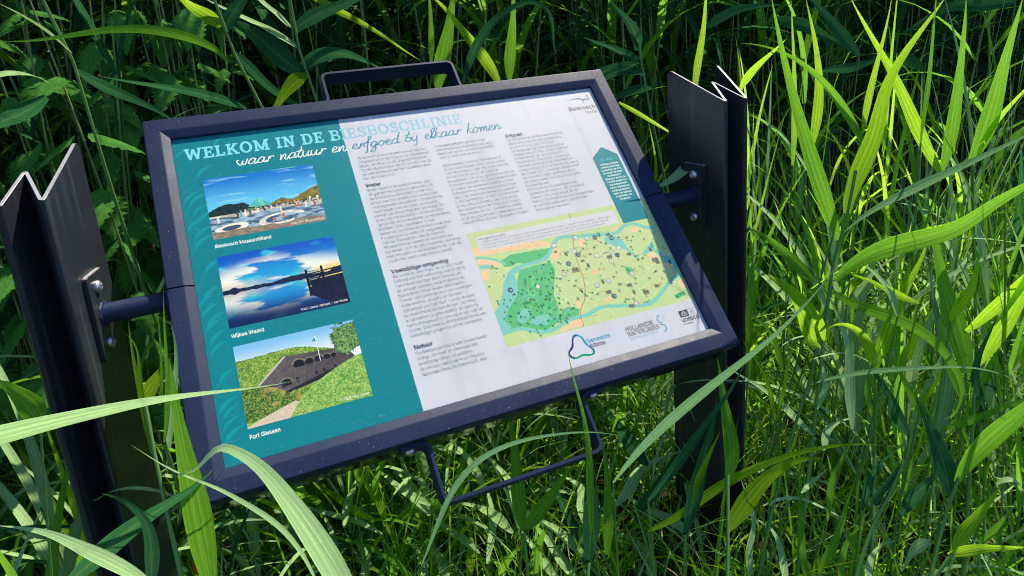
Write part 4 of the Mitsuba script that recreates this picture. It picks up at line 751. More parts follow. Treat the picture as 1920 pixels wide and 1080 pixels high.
    ([[-0.328,-0.474,0.732],[-0.34,-0.429,0.757],[-0.357,-0.4,0.775],[-0.381,-0.374,0.791],[-0.417,-0.343,0.811],[-0.453,-0.318,0.828],[-0.476,-0.3,0.843],[-0.497,-0.283,0.859]], 0.0094, [0.06,-0.52,0.85], 'leaf_mint', 'l')]),
  ('long pale blade crossing the left post and ending over the lowest photograph', [], [
    ([[-0.608,-0.494,1.006],[-0.58,-0.451,0.984],[-0.55,-0.414,0.968],[-0.505,-0.371,0.948],[-0.461,-0.338,0.931],[-0.41,-0.308,0.911],[-0.358,-0.285,0.892],[-0.3,-0.264,0.877]], 0.0297, [0.53,-0.26,0.81], 'leaf_mint', 'F')]),
  ('broad dark leaf rising beside the lower left corner of the frame', [], [
    ([[-0.438,-0.379,0.696],[-0.441,-0.336,0.73],[-0.444,-0.289,0.774],[-0.447,-0.253,0.813],[-0.449,-0.213,0.86],[-0.448,-0.176,0.911]], 0.0407, [0.08,-0.72,0.68], 'leaf_green', 'm')]),
  ('dark leaf slanting up to the right in front of the left post', [], [
    ([[-0.562,-0.409,0.79],[-0.528,-0.365,0.788],[-0.494,-0.329,0.787],[-0.456,-0.298,0.784],[-0.419,-0.266,0.788]], 0.0303, [0.38,-0.37,0.84], 'leaf_dark', 'm')]),
  ('small dark blade arching over in front of the foot of the left post', [], [
    ([[-0.493,-0.389,0.743],[-0.487,-0.375,0.771],[-0.488,-0.361,0.803],[-0.501,-0.354,0.827],[-0.523,-0.352,0.847]], 0.0179, [0.29,-0.87,0.39], 'leaf_dark', 'n')]),
  ('pale folded blade low in the left corner', [], [
    ([[-0.464,-0.512,0.824],[-0.495,-0.478,0.837],[-0.531,-0.445,0.851],[-0.558,-0.423,0.861],[-0.582,-0.409,0.867],[-0.605,-0.396,0.87]], 0.0213, [-0.0,-0.37,0.93], 'leaf_mint', 'l')]),
  ('bright green leaf at the left edge beside the left post', [], [
    ([[-0.617,-0.124,0.844],[-0.623,-0.131,0.877],[-0.633,-0.14,0.904],[-0.647,-0.154,0.927]], 0.0354, [0.5,-0.86,-0.13], 'leaf_green', 'n')]),
  ('bright thin reed shoot between the left post and the frame', [[-0.494,-0.156,0.731],[-0.496,-0.132,0.777],[-0.497,-0.105,0.834]], [
    ([[-0.498,-0.139,0.765],[-0.498,-0.122,0.797],[-0.5,-0.101,0.845],[-0.501,-0.078,0.901],[-0.499,-0.065,0.936]], 0.012, [0.14,-0.91,0.39], 'leaf_yellow', 'n'),
    ([[-0.503,-0.11,0.826],[-0.483,-0.075,0.841],[-0.456,-0.035,0.859]], 0.0249, [0.53,-0.61,0.59], 'leaf_yellow', 'n'),
    ([[-0.497,-0.105,0.834],[-0.496,-0.089,0.871],[-0.498,-0.075,0.907],[-0.507,-0.072,0.921]], 0.0069, [0.12,-0.92,0.37], 'leaf_green', 'n')]),
  ('thin pale shoots standing close against the left side of the frame', [], [
    ([[-0.476,-0.177,0.795],[-0.465,-0.155,0.836],[-0.457,-0.132,0.887],[-0.444,-0.098,0.982]], 0.0082, [0.11,-0.92,0.37], 'leaf_green', 'n'),
    ([[-0.474,-0.163,0.778],[-0.463,-0.14,0.82],[-0.45,-0.119,0.864],[-0.446,-0.092,0.933]], 0.0134, [0.0,-0.91,0.41], 'leaf_mint', 'n'),
    ([[-0.477,-0.128,0.826],[-0.468,-0.11,0.865],[-0.463,-0.093,0.905],[-0.458,-0.078,0.947]], 0.0059, [0.1,-0.93,0.36], 'leaf_green', 'n')]),
  ('bright upright leaf behind the top bracket', [], [
    ([[0.188,0.563,1.154],[0.211,0.561,1.236],[0.229,0.556,1.297],[0.245,0.549,1.368],[0.256,0.542,1.416]], 0.0456, [-0.29,-0.96,-0.0], 'leaf_green', 'n'),
    ([[0.193,0.618,1.21],[0.202,0.617,1.288],[0.206,0.614,1.374],[0.209,0.61,1.433]], 0.0166, [-0.29,-0.96,-0.01], 'leaf_green', 'n')]),
  ('bright leaf leaning to the left behind the top of the frame', [], [
    ([[0.31,0.466,1.154],[0.286,0.495,1.223],[0.252,0.523,1.285],[0.224,0.544,1.334],[0.18,0.57,1.381]], 0.0324, [-0.5,-0.86,0.11], 'leaf_yellow', 'n')]),
  ('thin bright blade pointing down to the top bracket', [], [
    ([[-0.091,0.68,1.422],[-0.02,0.639,1.357],[0.043,0.602,1.312],[0.093,0.566,1.268],[0.14,0.53,1.226]], 0.021, [-0.43,-0.89,0.16], 'leaf_yellow', 'n')]),
  ('straight wide green leaf standing behind the middle of the frame top', [], [
    ([[0.334,0.456,1.163],[0.346,0.456,1.249],[0.356,0.452,1.321],[0.358,0.45,1.363],[0.36,0.448,1.392]], 0.0313, [-0.41,-0.91,0.01], 'leaf_green', 'n')]),
  ('grey-green leaf arching over behind the frame top', [], [
    ([[0.233,0.497,1.171],[0.286,0.465,1.278],[0.343,0.43,1.327],[0.391,0.4,1.334],[0.415,0.383,1.308],[0.417,0.373,1.254],[0.418,0.365,1.216]], 0.0311, [-0.55,-0.57,0.6], 'leaf_dark', 'n')]),
  ('reed left of the top bracket with many long leaves spreading left', [[-0.126,0.431,1.166],[-0.144,0.438,1.268],[-0.149,0.439,1.344],[-0.149,0.436,1.396]], [
    ([[-0.149,0.438,1.232],[-0.192,0.416,1.272],[-0.238,0.388,1.318],[-0.275,0.366,1.343],[-0.299,0.35,1.36]], 0.0527, [0.39,-0.91,-0.17], 'leaf_dark', 'n'),
    ([[-0.149,0.439,1.282],[-0.205,0.413,1.321],[-0.262,0.382,1.354],[-0.315,0.349,1.385]], 0.0353, [0.64,-0.5,0.58], 'leaf_mint', 'n'),
    ([[-0.155,0.44,1.323],[-0.19,0.409,1.356],[-0.227,0.372,1.391],[-0.252,0.345,1.414]], 0.0321, [0.8,-0.44,0.4], 'leaf_mint', 'n'),
    ([[-0.138,0.436,1.223],[-0.177,0.407,1.207],[-0.212,0.369,1.175],[-0.236,0.341,1.154]], 0.0361, [0.47,-0.78,0.41], 'leaf_yellow', 'n'),
    ([[-0.147,0.438,1.235],[-0.115,0.444,1.254],[-0.057,0.449,1.26],[-0.001,0.452,1.235],[0.038,0.453,1.216]], 0.0471, [0.13,-0.65,0.75], 'leaf_dark', 'n'),
    ([[-0.149,0.439,1.312],[-0.1,0.457,1.341],[-0.038,0.474,1.36],[0.026,0.488,1.379],[0.072,0.496,1.393]], 0.0371, [0.01,-0.83,0.55], 'leaf_dark', 'n')]),
  ('leaning reed behind the upper left frame with long drooping leaves', [[-0.243,0.343,1.17],[-0.267,0.349,1.249],[-0.292,0.351,1.331],[-0.299,0.348,1.398]], [
    ([[-0.293,0.351,1.331],[-0.312,0.339,1.351],[-0.344,0.319,1.376],[-0.358,0.307,1.394],[-0.367,0.298,1.407]], 0.0291, [0.2,-0.89,-0.42], 'leaf_yellow', 'n'),
    ([[-0.276,0.35,1.28],[-0.251,0.369,1.247],[-0.225,0.386,1.213],[-0.167,0.411,1.161],[-0.124,0.426,1.123]], 0.0321, [0.62,-0.74,0.25], 'leaf_dark', 'n'),
    ([[-0.289,0.351,1.264],[-0.321,0.329,1.299],[-0.363,0.305,1.32],[-0.435,0.262,1.336],[-0.523,0.2,1.331],[-0.602,0.128,1.328]], 0.0212, [0.59,-0.81,0.07], 'leaf_green', 'n'),
    ([[-0.273,0.345,1.174],[-0.329,0.314,1.205],[-0.412,0.261,1.236],[-0.493,0.195,1.265]], 0.0265, [0.61,-0.54,0.58], 'leaf_dark', 'n'),
    ([[-0.29,0.351,1.321],[-0.262,0.366,1.359],[-0.226,0.381,1.397],[-0.2,0.39,1.424]], 0.0318, [0.16,-0.96,0.22], 'leaf_dark', 'n')]),
  ('reed at the upper left corner with a wide pale leaf', [[-0.533,0.289,1.223],[-0.54,0.29,1.307],[-0.554,0.287,1.366],[-0.563,0.283,1.409]], [
    ([[-0.54,0.29,1.307],[-0.563,0.241,1.344],[-0.581,0.205,1.365],[-0.604,0.156,1.387],[-0.618,0.121,1.401]], 0.0427, [0.66,0.11,0.75], 'leaf_mint', 'n'),
    ([[-0.538,0.29,1.277],[-0.5,0.324,1.24],[-0.441,0.365,1.197],[-0.395,0.395,1.148]], 0.0279, [0.72,-0.64,0.27], 'leaf_dark', 'n'),
    ([[-0.573,0.235,1.261],[-0.591,0.192,1.277],[-0.615,0.141,1.281],[-0.663,0.011,1.266]], 0.0242, [0.46,-0.16,0.87], 'leaf_mint', 'n'),
    ([[-0.579,0.233,1.239],[-0.608,0.176,1.221],[-0.638,0.11,1.212],[-0.675,0.005,1.208]], 0.0296, [0.83,-0.4,0.39], 'leaf_dark', 'n')]),
  ('dark reed with stacked drooping leaves behind the upper right frame corner', [[0.655,0.291,0.903],[0.649,0.322,1.019],[0.64,0.348,1.161],[0.63,0.36,1.274]], [
    ([[0.636,0.352,1.176],[0.593,0.357,1.171],[0.537,0.362,1.164],[0.463,0.362,1.14],[0.412,0.361,1.124]], 0.0381, [-0.19,-0.71,0.68], 'leaf_dark', 'n'),
    ([[0.644,0.343,1.148],[0.588,0.348,1.163],[0.535,0.348,1.152],[0.492,0.339,1.12],[0.461,0.331,1.098]], 0.0312, [-0.13,-0.73,0.67], 'leaf_dark', 'n'),
    ([[0.655,0.333,1.115],[0.59,0.332,1.113],[0.526,0.325,1.098],[0.481,0.319,1.088]], 0.0277, [-0.03,-0.78,0.63], 'leaf_dark', 'n'),
    ([[0.636,0.352,1.18],[0.59,0.349,1.203],[0.522,0.343,1.231],[0.475,0.337,1.25]], 0.0326, [0.3,-0.79,0.53], 'leaf_dark', 'n'),
    ([[0.632,0.356,1.206],[0.613,0.347,1.263],[0.579,0.348,1.302],[0.555,0.348,1.329]], 0.0309, [-0.31,-0.92,-0.25], 'leaf_dark', 'n')]),
  ('pale leaf end showing between the frame and the right post', [], [
    ([[0.568,0.061,0.989],[0.514,0.044,0.965],[0.475,0.035,0.956],[0.446,0.03,0.954],[0.426,0.026,0.953]], 0.031, [-0.14,-0.38,0.91], 'leaf_mint', 'n'),
    ([[0.437,0.017,0.949],[0.448,0.022,0.99],[0.45,0.03,1.032],[0.449,0.038,1.063],[0.447,0.043,1.085]], 0.0076, [-0.56,-0.81,0.19], 'leaf_yellow', 'n')]),
  ('bright leaf tip slanting behind the right side of the frame', [], [
    ([[0.455,0.163,1.115],[0.498,0.149,1.085],[0.556,0.126,1.042],[0.596,0.109,1.011]], 0.0112, [-0.44,-0.89,-0.13], 'leaf_yellow', 'n')]),
  (('bright yellow-green reed blade in the tangle below the board', 'bright yellow-green blades in the tangle below the board'), [], [
    ([[-0.175,0.16,0.324],[-0.178,0.165,0.324],[-0.184,0.175,0.323],[-0.219,0.242,0.326],[-0.264,0.328,0.337],[-0.293,0.379,0.346]], 0.0229, [-0.57,-0.38,0.73], 'leaf_yellow', 's')]),
  (('pale grey-green reed blade in the tangle below the board', 'pale grey-green blades in the tangle below the board'), [], [
    ([[-0.166,0.141,0.3],[-0.175,0.154,0.301],[-0.197,0.184,0.306],[-0.258,0.251,0.31],[-0.333,0.325,0.319],[-0.38,0.368,0.326]], 0.0167, [-0.17,-0.27,0.95], 'leaf_mint', 's')]),
  (('dark green reed blade in the tangle below the board', 'dark green blades in the tangle below the board'), [], [
    ([[-0.304,0.12,0.258],[-0.298,0.128,0.259],[-0.283,0.145,0.262],[-0.228,0.195,0.27],[-0.148,0.247,0.275],[-0.075,0.283,0.278],[-0.029,0.303,0.282]], 0.0208, [0.2,-0.41,0.89], 'leaf_dark', 's')]),
  (('pale grey-green reed blade in the tangle below the board', 'pale grey-green blades in the tangle below the board'), [], [
    ([[-0.237,0.167,0.323],[-0.234,0.176,0.324],[-0.228,0.197,0.326],[-0.202,0.261,0.332],[-0.164,0.325,0.338],[-0.139,0.364,0.344]], 0.0213, [0.11,-0.16,0.98], 'leaf_mint', 's')]),
  (('bright yellow-green reed blade in the tangle below the board', 'bright yellow-green blades in the tangle below the board'), [], [
    ([[-0.157,0.147,0.31],[-0.155,0.162,0.312],[-0.151,0.194,0.317],[-0.151,0.241,0.326],[-0.149,0.325,0.346],[-0.148,0.376,0.361]], 0.0224, [-0.16,-0.21,0.97], 'leaf_yellow', 's')]),
  (('pale grey-green reed blade in the tangle below the board', 'pale grey-green blades in the tangle below the board'), [], [
    ([[-0.064,0.131,0.311],[-0.066,0.148,0.311],[-0.072,0.187,0.312],[-0.074,0.236,0.316],[-0.087,0.304,0.321],[-0.095,0.346,0.326]], 0.036, [-0.12,-0.08,0.99], 'leaf_mint', 's')]),
  (('pale grey-green reed blade in the tangle below the board', 'pale grey-green blades in the tangle below the board'), [], [
    ([[-0.058,0.142,0.327],[-0.063,0.152,0.327],[-0.074,0.175,0.325],[-0.116,0.277,0.33],[-0.137,0.332,0.338],[-0.151,0.365,0.343]], 0.0246, [-0.19,-0.14,0.97], 'leaf_mint', 's')]),
  (('mid green reed blade in the tangle below the board', 'mid green blades in the tangle below the board'), [], [
    ([[-0.014,0.132,0.329],[-0.023,0.143,0.322],[-0.043,0.167,0.307],[-0.078,0.206,0.282],[-0.107,0.23,0.246],[-0.116,0.238,0.203],[-0.121,0.242,0.177]], 0.0311, [-0.87,-0.31,0.39], 'leaf_green', 's')]),
  (('pale grey-green reed blade in the tangle below the board', 'pale grey-green blades in the tangle below the board'), [], [
    ([[0.011,0.054,0.242],[0.006,0.076,0.241],[-0.007,0.125,0.24],[-0.028,0.182,0.238],[-0.039,0.246,0.245],[-0.046,0.284,0.251]], 0.0246, [-0.18,-0.08,0.98], 'leaf_mint', 's')]),
  (('pale grey-green reed blade in the tangle below the board', 'pale grey-green blades in the tangle below the board'), [], [
    ([[0.087,0.049,0.266],[0.084,0.067,0.265],[0.079,0.107,0.264],[0.062,0.159,0.26],[0.029,0.224,0.247],[0.008,0.264,0.24]], 0.0295, [-0.35,-0.02,0.94], 'leaf_mint', 's')]),
  (('pale grey-green reed blade in the tangle below the board', 'pale grey-green blades in the tangle below the board'), [], [
    ([[0.059,0.115,0.336],[0.06,0.132,0.337],[0.061,0.17,0.343],[0.059,0.225,0.351],[0.046,0.299,0.361],[0.038,0.345,0.369]], 0.0229, [-0.15,-0.16,0.98], 'leaf_mint', 's')]),
  (('mid green reed blade in the tangle below the board', 'mid green blades in the tangle below the board'), [], [
    ([[-0.005,0.119,0.315],[0.006,0.144,0.32],[0.03,0.201,0.335],[0.058,0.248,0.348],[0.09,0.298,0.366],[0.11,0.329,0.378]], 0.0249, [0.07,-0.32,0.95], 'leaf_green', 's')]),
  (('dark green reed blade in the tangle below the board', 'dark green blades in the tangle below the board'), [], [
    ([[0.203,-0.061,0.202],[0.208,-0.05,0.204],[0.217,-0.026,0.211],[0.225,0.005,0.219],[0.23,0.081,0.238],[0.237,0.167,0.267],[0.24,0.22,0.287]], 0.0357, [-0.25,-0.25,0.93], 'leaf_dark', 's')]),
  (('pale grey-green reed blade in the tangle below the board', 'pale grey-green blades in the tangle below the board'), [], [
    ([[0.178,-0.06,0.19],[0.177,-0.046,0.19],[0.176,-0.014,0.19],[0.175,0.074,0.194],[0.166,0.144,0.199],[0.159,0.187,0.204]], 0.0292, [-0.18,-0.07,0.98], 'leaf_mint', 's')]),
  (('pale grey-green reed blade in the tangle below the board', 'pale grey-green blades in the tangle below the board'), [], [
    ([[0.147,-0.05,0.186],[0.147,-0.035,0.185],[0.146,-0.0,0.182],[0.145,0.054,0.18],[0.143,0.131,0.181],[0.141,0.177,0.183]], 0.0246, [-0.18,0.01,0.98], 'leaf_mint', 's')]),
  (('pale grey-green reed blade in the tangle below the board', 'pale grey-green blades in the tangle below the board'), [], [
    ([[0.206,-0.04,0.225],[0.206,-0.023,0.223],[0.204,0.017,0.219],[0.2,0.065,0.215],[0.182,0.137,0.205],[0.17,0.181,0.201]], 0.0278, [-0.27,0.06,0.96], 'leaf_mint', 's')]),
  (('pale grey-green reed blade in the tangle below the board', 'pale grey-green blades in the tangle below the board'), [], [
    ([[0.227,-0.005,0.273],[0.235,0.012,0.273],[0.254,0.05,0.274],[0.275,0.096,0.277],[0.267,0.157,0.27],[0.262,0.194,0.266]], 0.0328, [-0.11,0.05,0.99], 'leaf_mint', 's')]),
  (('dark green reed blade in the tangle below the board', 'dark green blades in the tangle below the board'), [], [
    ([[0.381,-0.016,0.365],[0.381,-0.012,0.365],[0.381,-0.005,0.365],[0.392,0.088,0.377],[0.397,0.171,0.392],[0.399,0.222,0.404]], 0.0444, [-0.36,-0.12,0.92], 'leaf_dark', 's')]),
  (('pale grey-green reed blade in the tangle below the board', 'pale grey-green blades in the tangle below the board'), [], [
    ([[0.297,-0.02,0.299],[0.31,-0.014,0.3],[0.339,0.001,0.304],[0.389,0.032,0.316],[0.49,0.051,0.315],[0.553,0.06,0.316]], 0.0327, [0.01,-0.24,0.97], 'leaf_mint', 's')]),
  (('pale grey-green reed blade in the tangle below the board', 'pale grey-green blades in the tangle below the board'), [], [
    ([[0.407,-0.13,0.26],[0.406,-0.11,0.258],[0.404,-0.067,0.252],[0.391,0.001,0.24],[0.378,0.068,0.233],[0.369,0.109,0.231]], 0.0328, [-0.28,0.08,0.96], 'leaf_mint', 's')]),
  (('dark green reed blade in the tangle below the board', 'dark green blades in the tangle below the board'), [], [
    ([[0.321,-0.055,0.277],[0.329,-0.049,0.278],[0.348,-0.036,0.281],[0.411,-0.002,0.29],[0.492,0.046,0.309],[0.542,0.074,0.324]], 0.033, [0.0,-0.35,0.94], 'leaf_dark', 's')]),
  (('bright yellow-green reed blade in the tangle below the board', 'bright yellow-green blades in the tangle below the board'), [], [
    ([[-0.024,0.029,0.203],[-0.022,0.035,0.203],[-0.016,0.05,0.203],[0.014,0.117,0.208],[0.033,0.197,0.219],[0.045,0.246,0.229]], 0.0212, [-0.0,-0.12,0.99], 'leaf_yellow', 's')]),
  (('pale grey-green reed blade in the tangle below the board', 'pale grey-green blades in the tangle below the board'), [], [
    ([[-0.254,0.111,0.25],[-0.255,0.131,0.252],[-0.258,0.176,0.257],[-0.257,0.242,0.267],[-0.266,0.303,0.278],[-0.272,0.34,0.286]], 0.0229, [-0.05,-0.16,0.99], 'leaf_mint', 's')]),
  (('pale grey-green reed blade in the tangle below the board', 'pale grey-green blades in the tangle below the board'), [], [
    ([[-0.116,0.052,0.204],[-0.109,0.077,0.203],[-0.092,0.133,0.2],[-0.093,0.187,0.2],[-0.109,0.229,0.196],[-0.119,0.255,0.194]], 0.0295, [-0.09,0.05,0.99], 'leaf_mint', 's')]),
  (('pale grey-green reed blade in the tangle below the board', 'pale grey-green blades in the tangle below the board'), [], [
    ([[-0.069,0.035,0.197],[-0.065,0.059,0.197],[-0.055,0.114,0.199],[-0.061,0.163,0.2],[-0.085,0.218,0.195],[-0.101,0.251,0.193]], 0.0295, [-0.17,-0.0,0.99], 'leaf_mint', 's')]),
  (('mid green reed blade in the tangle below the board', 'mid green blades in the tangle below the board'), [], [
    ([[0.016,0.002,0.187],[0.032,0.023,0.184],[0.07,0.072,0.178],[0.112,0.106,0.17],[0.15,0.127,0.16],[0.173,0.14,0.154]], 0.0278, [0.41,-0.25,0.88], 'leaf_green', 's')]),
  (('mid green reed blade in the tangle below the board', 'mid green blades in the tangle below the board'), [], [
    ([[-0.178,0.072,0.215],[-0.169,0.092,0.217],[-0.148,0.135,0.223],[-0.11,0.182,0.226],[-0.057,0.237,0.232],[-0.024,0.27,0.238]], 0.0245, [0.29,-0.33,0.9], 'leaf_green', 's')]),
  (('pale grey-green reed blade in the tangle below the board', 'pale grey-green blades in the tangle below the board'), [], [
    ([[-0.232,0.087,0.224],[-0.223,0.113,0.224],[-0.202,0.172,0.227],[-0.21,0.227,0.234],[-0.235,0.274,0.235],[-0.25,0.303,0.236]], 0.0262, [-0.07,-0.06,1.0], 'leaf_mint', 's')]),
  (('mid green reed blade in the tangle below the board', 'mid green blades in the tangle below the board'), [], [
    ([[-0.33,0.11,0.245],[-0.321,0.137,0.248],[-0.298,0.198,0.258],[-0.296,0.254,0.273],[-0.308,0.318,0.294],[-0.316,0.356,0.309]], 0.0229, [0.0,-0.25,0.97], 'leaf_green', 's')]),
  (('mid green reed blade in the tangle below the board', 'mid green blades in the tangle below the board'), [], [
    ([[0.101,-0.041,0.175],[0.112,-0.014,0.178],[0.138,0.048,0.188],[0.176,0.096,0.198],[0.224,0.132,0.205],[0.254,0.153,0.211]], 0.0264, [0.12,-0.28,0.95], 'leaf_green', 's')]),
  (('pale grey-green reed blade in the tangle below the board', 'pale grey-green blades in the tangle below the board'), [], [
    ([[0.02,0.036,0.226],[0.035,0.062,0.231],[0.068,0.119,0.245],[0.087,0.183,0.265],[0.094,0.244,0.286],[0.098,0.281,0.3]], 0.0208, [-0.09,-0.26,0.96], 'leaf_mint', 's')]),
  (('pale grey-green reed blade in the tangle below the board', 'pale grey-green blades in the tangle below the board'), [], [
    ([[0.107,0.064,0.292],[0.113,0.085,0.295],[0.126,0.132,0.304],[0.126,0.197,0.314],[0.113,0.26,0.322],[0.105,0.298,0.328]], 0.0246, [-0.16,-0.15,0.98], 'leaf_mint', 's')]),
  (('mid green reed blade in the tangle below the board', 'mid green blades in the tangle below the board'), [], [
    ([[0.246,-0.106,0.181],[0.257,-0.082,0.184],[0.282,-0.027,0.194],[0.324,0.025,0.209],[0.38,0.063,0.223],[0.414,0.086,0.234]], 0.0241, [0.01,-0.28,0.96], 'leaf_green', 's')]),
  (('pale grey-green reed blade in the tangle below the board', 'pale grey-green blades in the tangle below the board'), [], [
    ([[0.305,-0.142,0.181],[0.317,-0.119,0.182],[0.344,-0.065,0.187],[0.343,-0.007,0.184],[0.328,0.05,0.175],[0.318,0.085,0.17]], 0.0295, [-0.19,0.06,0.98], 'leaf_mint', 's')]),
  (('pale grey-green reed blade in the thicket right of the right post', 'pale grey-green blades in the thicket right of the right post'), [], [
    ([[0.578,-0.271,0.513],[0.577,-0.264,0.517],[0.575,-0.247,0.524],[0.563,-0.177,0.557],[0.542,-0.121,0.577],[0.528,-0.086,0.59]], 0.0192, [-0.28,-0.43,0.86], 'leaf_mint', 's')]),
  (('pale grey-green reed blade in the thicket right of the right post', 'pale grey-green blades in the thicket right of the right post'), [], [
    ([[0.63,-0.313,0.531],[0.633,-0.31,0.536],[0.64,-0.301,0.548],[0.663,-0.275,0.591],[0.695,-0.235,0.658],[0.706,-0.19,0.714],[0.712,-0.163,0.749]], 0.0246, [-0.54,-0.59,0.6], 'leaf_mint', 's')]),
  (('bright yellow-green reed blade in the thicket right of the right post', 'bright yellow-green blades in the thicket right of the right post'), [], [
    ([[0.771,-0.321,0.747],[0.769,-0.31,0.749],[0.765,-0.286,0.754],[0.757,-0.246,0.764],[0.745,-0.202,0.772],[0.736,-0.175,0.777]], 0.0176, [-0.91,-0.28,0.31], 'leaf_yellow', 's')]),
  (('pale grey-green reed blade in the thicket right of the right post', 'pale grey-green blades in the thicket right of the right post'), [], [
    ([[0.744,-0.301,0.722],[0.747,-0.295,0.729],[0.754,-0.283,0.744],[0.761,-0.252,0.771],[0.759,-0.208,0.795],[0.757,-0.182,0.81]], 0.0166, [-0.43,-0.5,0.75], 'leaf_mint', 's')]),
  (('bright yellow-green reed blade in the thicket right of the right post', 'bright yellow-green blades in the thicket right of the right post'), [], [
    ([[0.718,-0.331,0.636],[0.721,-0.33,0.639],[0.729,-0.328,0.645],[0.77,-0.318,0.678],[0.795,-0.308,0.702],[0.809,-0.302,0.717]], 0.0232, [-0.46,-0.53,0.71], 'leaf_yellow', 's')]),
  (('bright yellow-green reed blade in the thicket right of the right post', 'bright yellow-green blades in the thicket right of the right post'), [], [
    ([[0.793,-0.367,0.725],[0.798,-0.366,0.73],[0.809,-0.365,0.741],[0.837,-0.366,0.767],[0.873,-0.353,0.815],[0.894,-0.346,0.845]], 0.0233, [-0.6,-0.53,0.6], 'leaf_yellow', 's')]),
  (('mid green reed blade in the thicket right of the right post', 'mid green blades in the thicket right of the right post'), [], [
    ([[0.717,-0.414,0.544],[0.718,-0.409,0.547],[0.722,-0.398,0.555],[0.728,-0.371,0.572],[0.744,-0.312,0.618],[0.753,-0.276,0.649]], 0.023, [-0.64,-0.35,0.68], 'leaf_green', 's')]),
  (('dark green reed blade in the thicket right of the right post', 'dark green blades in the thicket right of the right post'), [], [
    ([[0.688,-0.382,0.535],[0.69,-0.377,0.539],[0.693,-0.364,0.546],[0.708,-0.325,0.576],[0.717,-0.284,0.604],[0.722,-0.258,0.622]], 0.0277, [-0.58,-0.35,0.73], 'leaf_dark', 's')]),
  (('bright yellow-green reed blade in the thicket right of the right post', 'bright yellow-green blades in the thicket right of the right post'), [], [
    ([[0.711,-0.38,0.571],[0.715,-0.378,0.574],[0.721,-0.375,0.579],[0.746,-0.37,0.596],[0.787,-0.363,0.626],[0.811,-0.359,0.645]], 0.0137, [-0.42,-0.55,0.72], 'leaf_yellow', 's')]),
  (('mid green reed blade in the thicket right of the right post', 'mid green blades in the thicket right of the right post'), [], [
    ([[0.725,-0.416,0.554],[0.731,-0.418,0.557],[0.744,-0.425,0.562],[0.786,-0.445,0.579],[0.846,-0.474,0.608],[0.88,-0.492,0.625]], 0.017, [-0.55,-0.54,0.63], 'leaf_green', 's')]),
  (('mid green reed blade in the thicket right of the right post', 'mid green blades in the thicket right of the right post'), [], [
    ([[0.546,-0.135,0.652],[0.55,-0.13,0.66],[0.559,-0.118,0.679],[0.585,-0.093,0.729],[0.618,-0.063,0.796],[0.636,-0.046,0.838]], 0.0148, [-0.55,-0.62,0.56], 'leaf_green', 's')]),
  (('bright yellow-green reed blade in the thicket right of the right post', 'bright yellow-green blades in the thicket right of the right post'), [], [
    ([[0.539,-0.219,0.528],[0.543,-0.211,0.535],[0.552,-0.194,0.553],[0.568,-0.151,0.593],[0.568,-0.112,0.622],[0.568,-0.088,0.641]], 0.0121, [-0.61,-0.44,0.66], 'leaf_yellow', 's')]),
  (('bright yellow-green reed blade in the thicket right of the right post', 'bright yellow-green blades in the thicket right of the right post'), [], [
    ([[0.539,-0.221,0.526],[0.55,-0.214,0.538],[0.573,-0.199,0.565],[0.608,-0.177,0.61],[0.637,-0.158,0.649],[0.653,-0.147,0.674]], 0.01, [-0.49,-0.57,0.66], 'leaf_yellow', 's')]),
  (('pale grey-green reed blade in the thicket right of the right post', 'pale grey-green blades in the thicket right of the right post'), [], [
    ([[0.525,-0.299,0.426],[0.527,-0.299,0.426],[0.532,-0.298,0.427],[0.581,-0.289,0.437],[0.611,-0.284,0.444]], 0.0135, [-0.16,-0.24,0.96], 'leaf_mint', 's')]),
  (('mid green reed blade in the thicket right of the right post', 'mid green blades in the thicket right of the right post'), [], [
    ([[0.469,-0.376,0.308],[0.471,-0.373,0.311],[0.476,-0.364,0.318],[0.535,-0.288,0.4],[0.574,-0.245,0.46],[0.598,-0.219,0.499]], 0.0167, [-0.5,-0.47,0.72], 'leaf_green', 's')]),
  (('mid green reed blade in the thicket right of the right post', 'mid green blades in the thicket right of the right post'), [], [
    ([[0.482,-0.381,0.315],[0.485,-0.38,0.317],[0.491,-0.377,0.321],[0.535,-0.364,0.35],[0.601,-0.337,0.405],[0.64,-0.322,0.44]], 0.0188, [-0.42,-0.49,0.76], 'leaf_green', 's')]),
  (('pale grey-green reed blade in the thicket right of the right post', 'pale grey-green blades in the thicket right of the right post'), [], [
    ([[0.582,-0.294,0.492],[0.589,-0.289,0.497],[0.603,-0.278,0.508],[0.638,-0.274,0.523],[0.662,-0.279,0.526],[0.677,-0.282,0.528]], 0.0176, [-0.3,-0.3,0.9], 'leaf_mint', 's')]),
  (('pale grey-green reed blade in the thicket right of the right post', 'pale grey-green blades in the thicket right of the right post'), [], [
    ([[0.465,-0.267,0.4],[0.471,-0.268,0.401],[0.485,-0.272,0.405],[0.528,-0.292,0.408],[0.555,-0.315,0.397],[0.59,-0.352,0.374],[0.61,-0.374,0.361]], 0.0096, [-0.07,-0.42,0.9], 'leaf_mint', 's')]),
  (('pale grey-green reed blade in the thicket right of the right post', 'pale grey-green blades in the thicket right of the right post'), [], [
    ([[0.641,-0.472,0.4],[0.641,-0.471,0.399],[0.64,-0.469,0.397],[0.632,-0.452,0.375],[0.623,-0.443,0.34],[0.617,-0.438,0.319]], 0.0256, [-0.94,0.12,0.33], 'leaf_mint', 's')]),
  (('dark green reed blade in the thicket right of the right post', 'dark green blades in the thicket right of the right post'), [], [
    ([[0.627,-0.423,0.423],[0.631,-0.423,0.425],[0.64,-0.421,0.43],[0.685,-0.417,0.453],[0.723,-0.418,0.471],[0.745,-0.419,0.482]], 0.0284, [-0.4,-0.4,0.83], 'leaf_dark', 's')]),
  (('pale grey-green reed blade in the thicket right of the right post', 'pale grey-green blades in the thicket right of the right post'), [], [
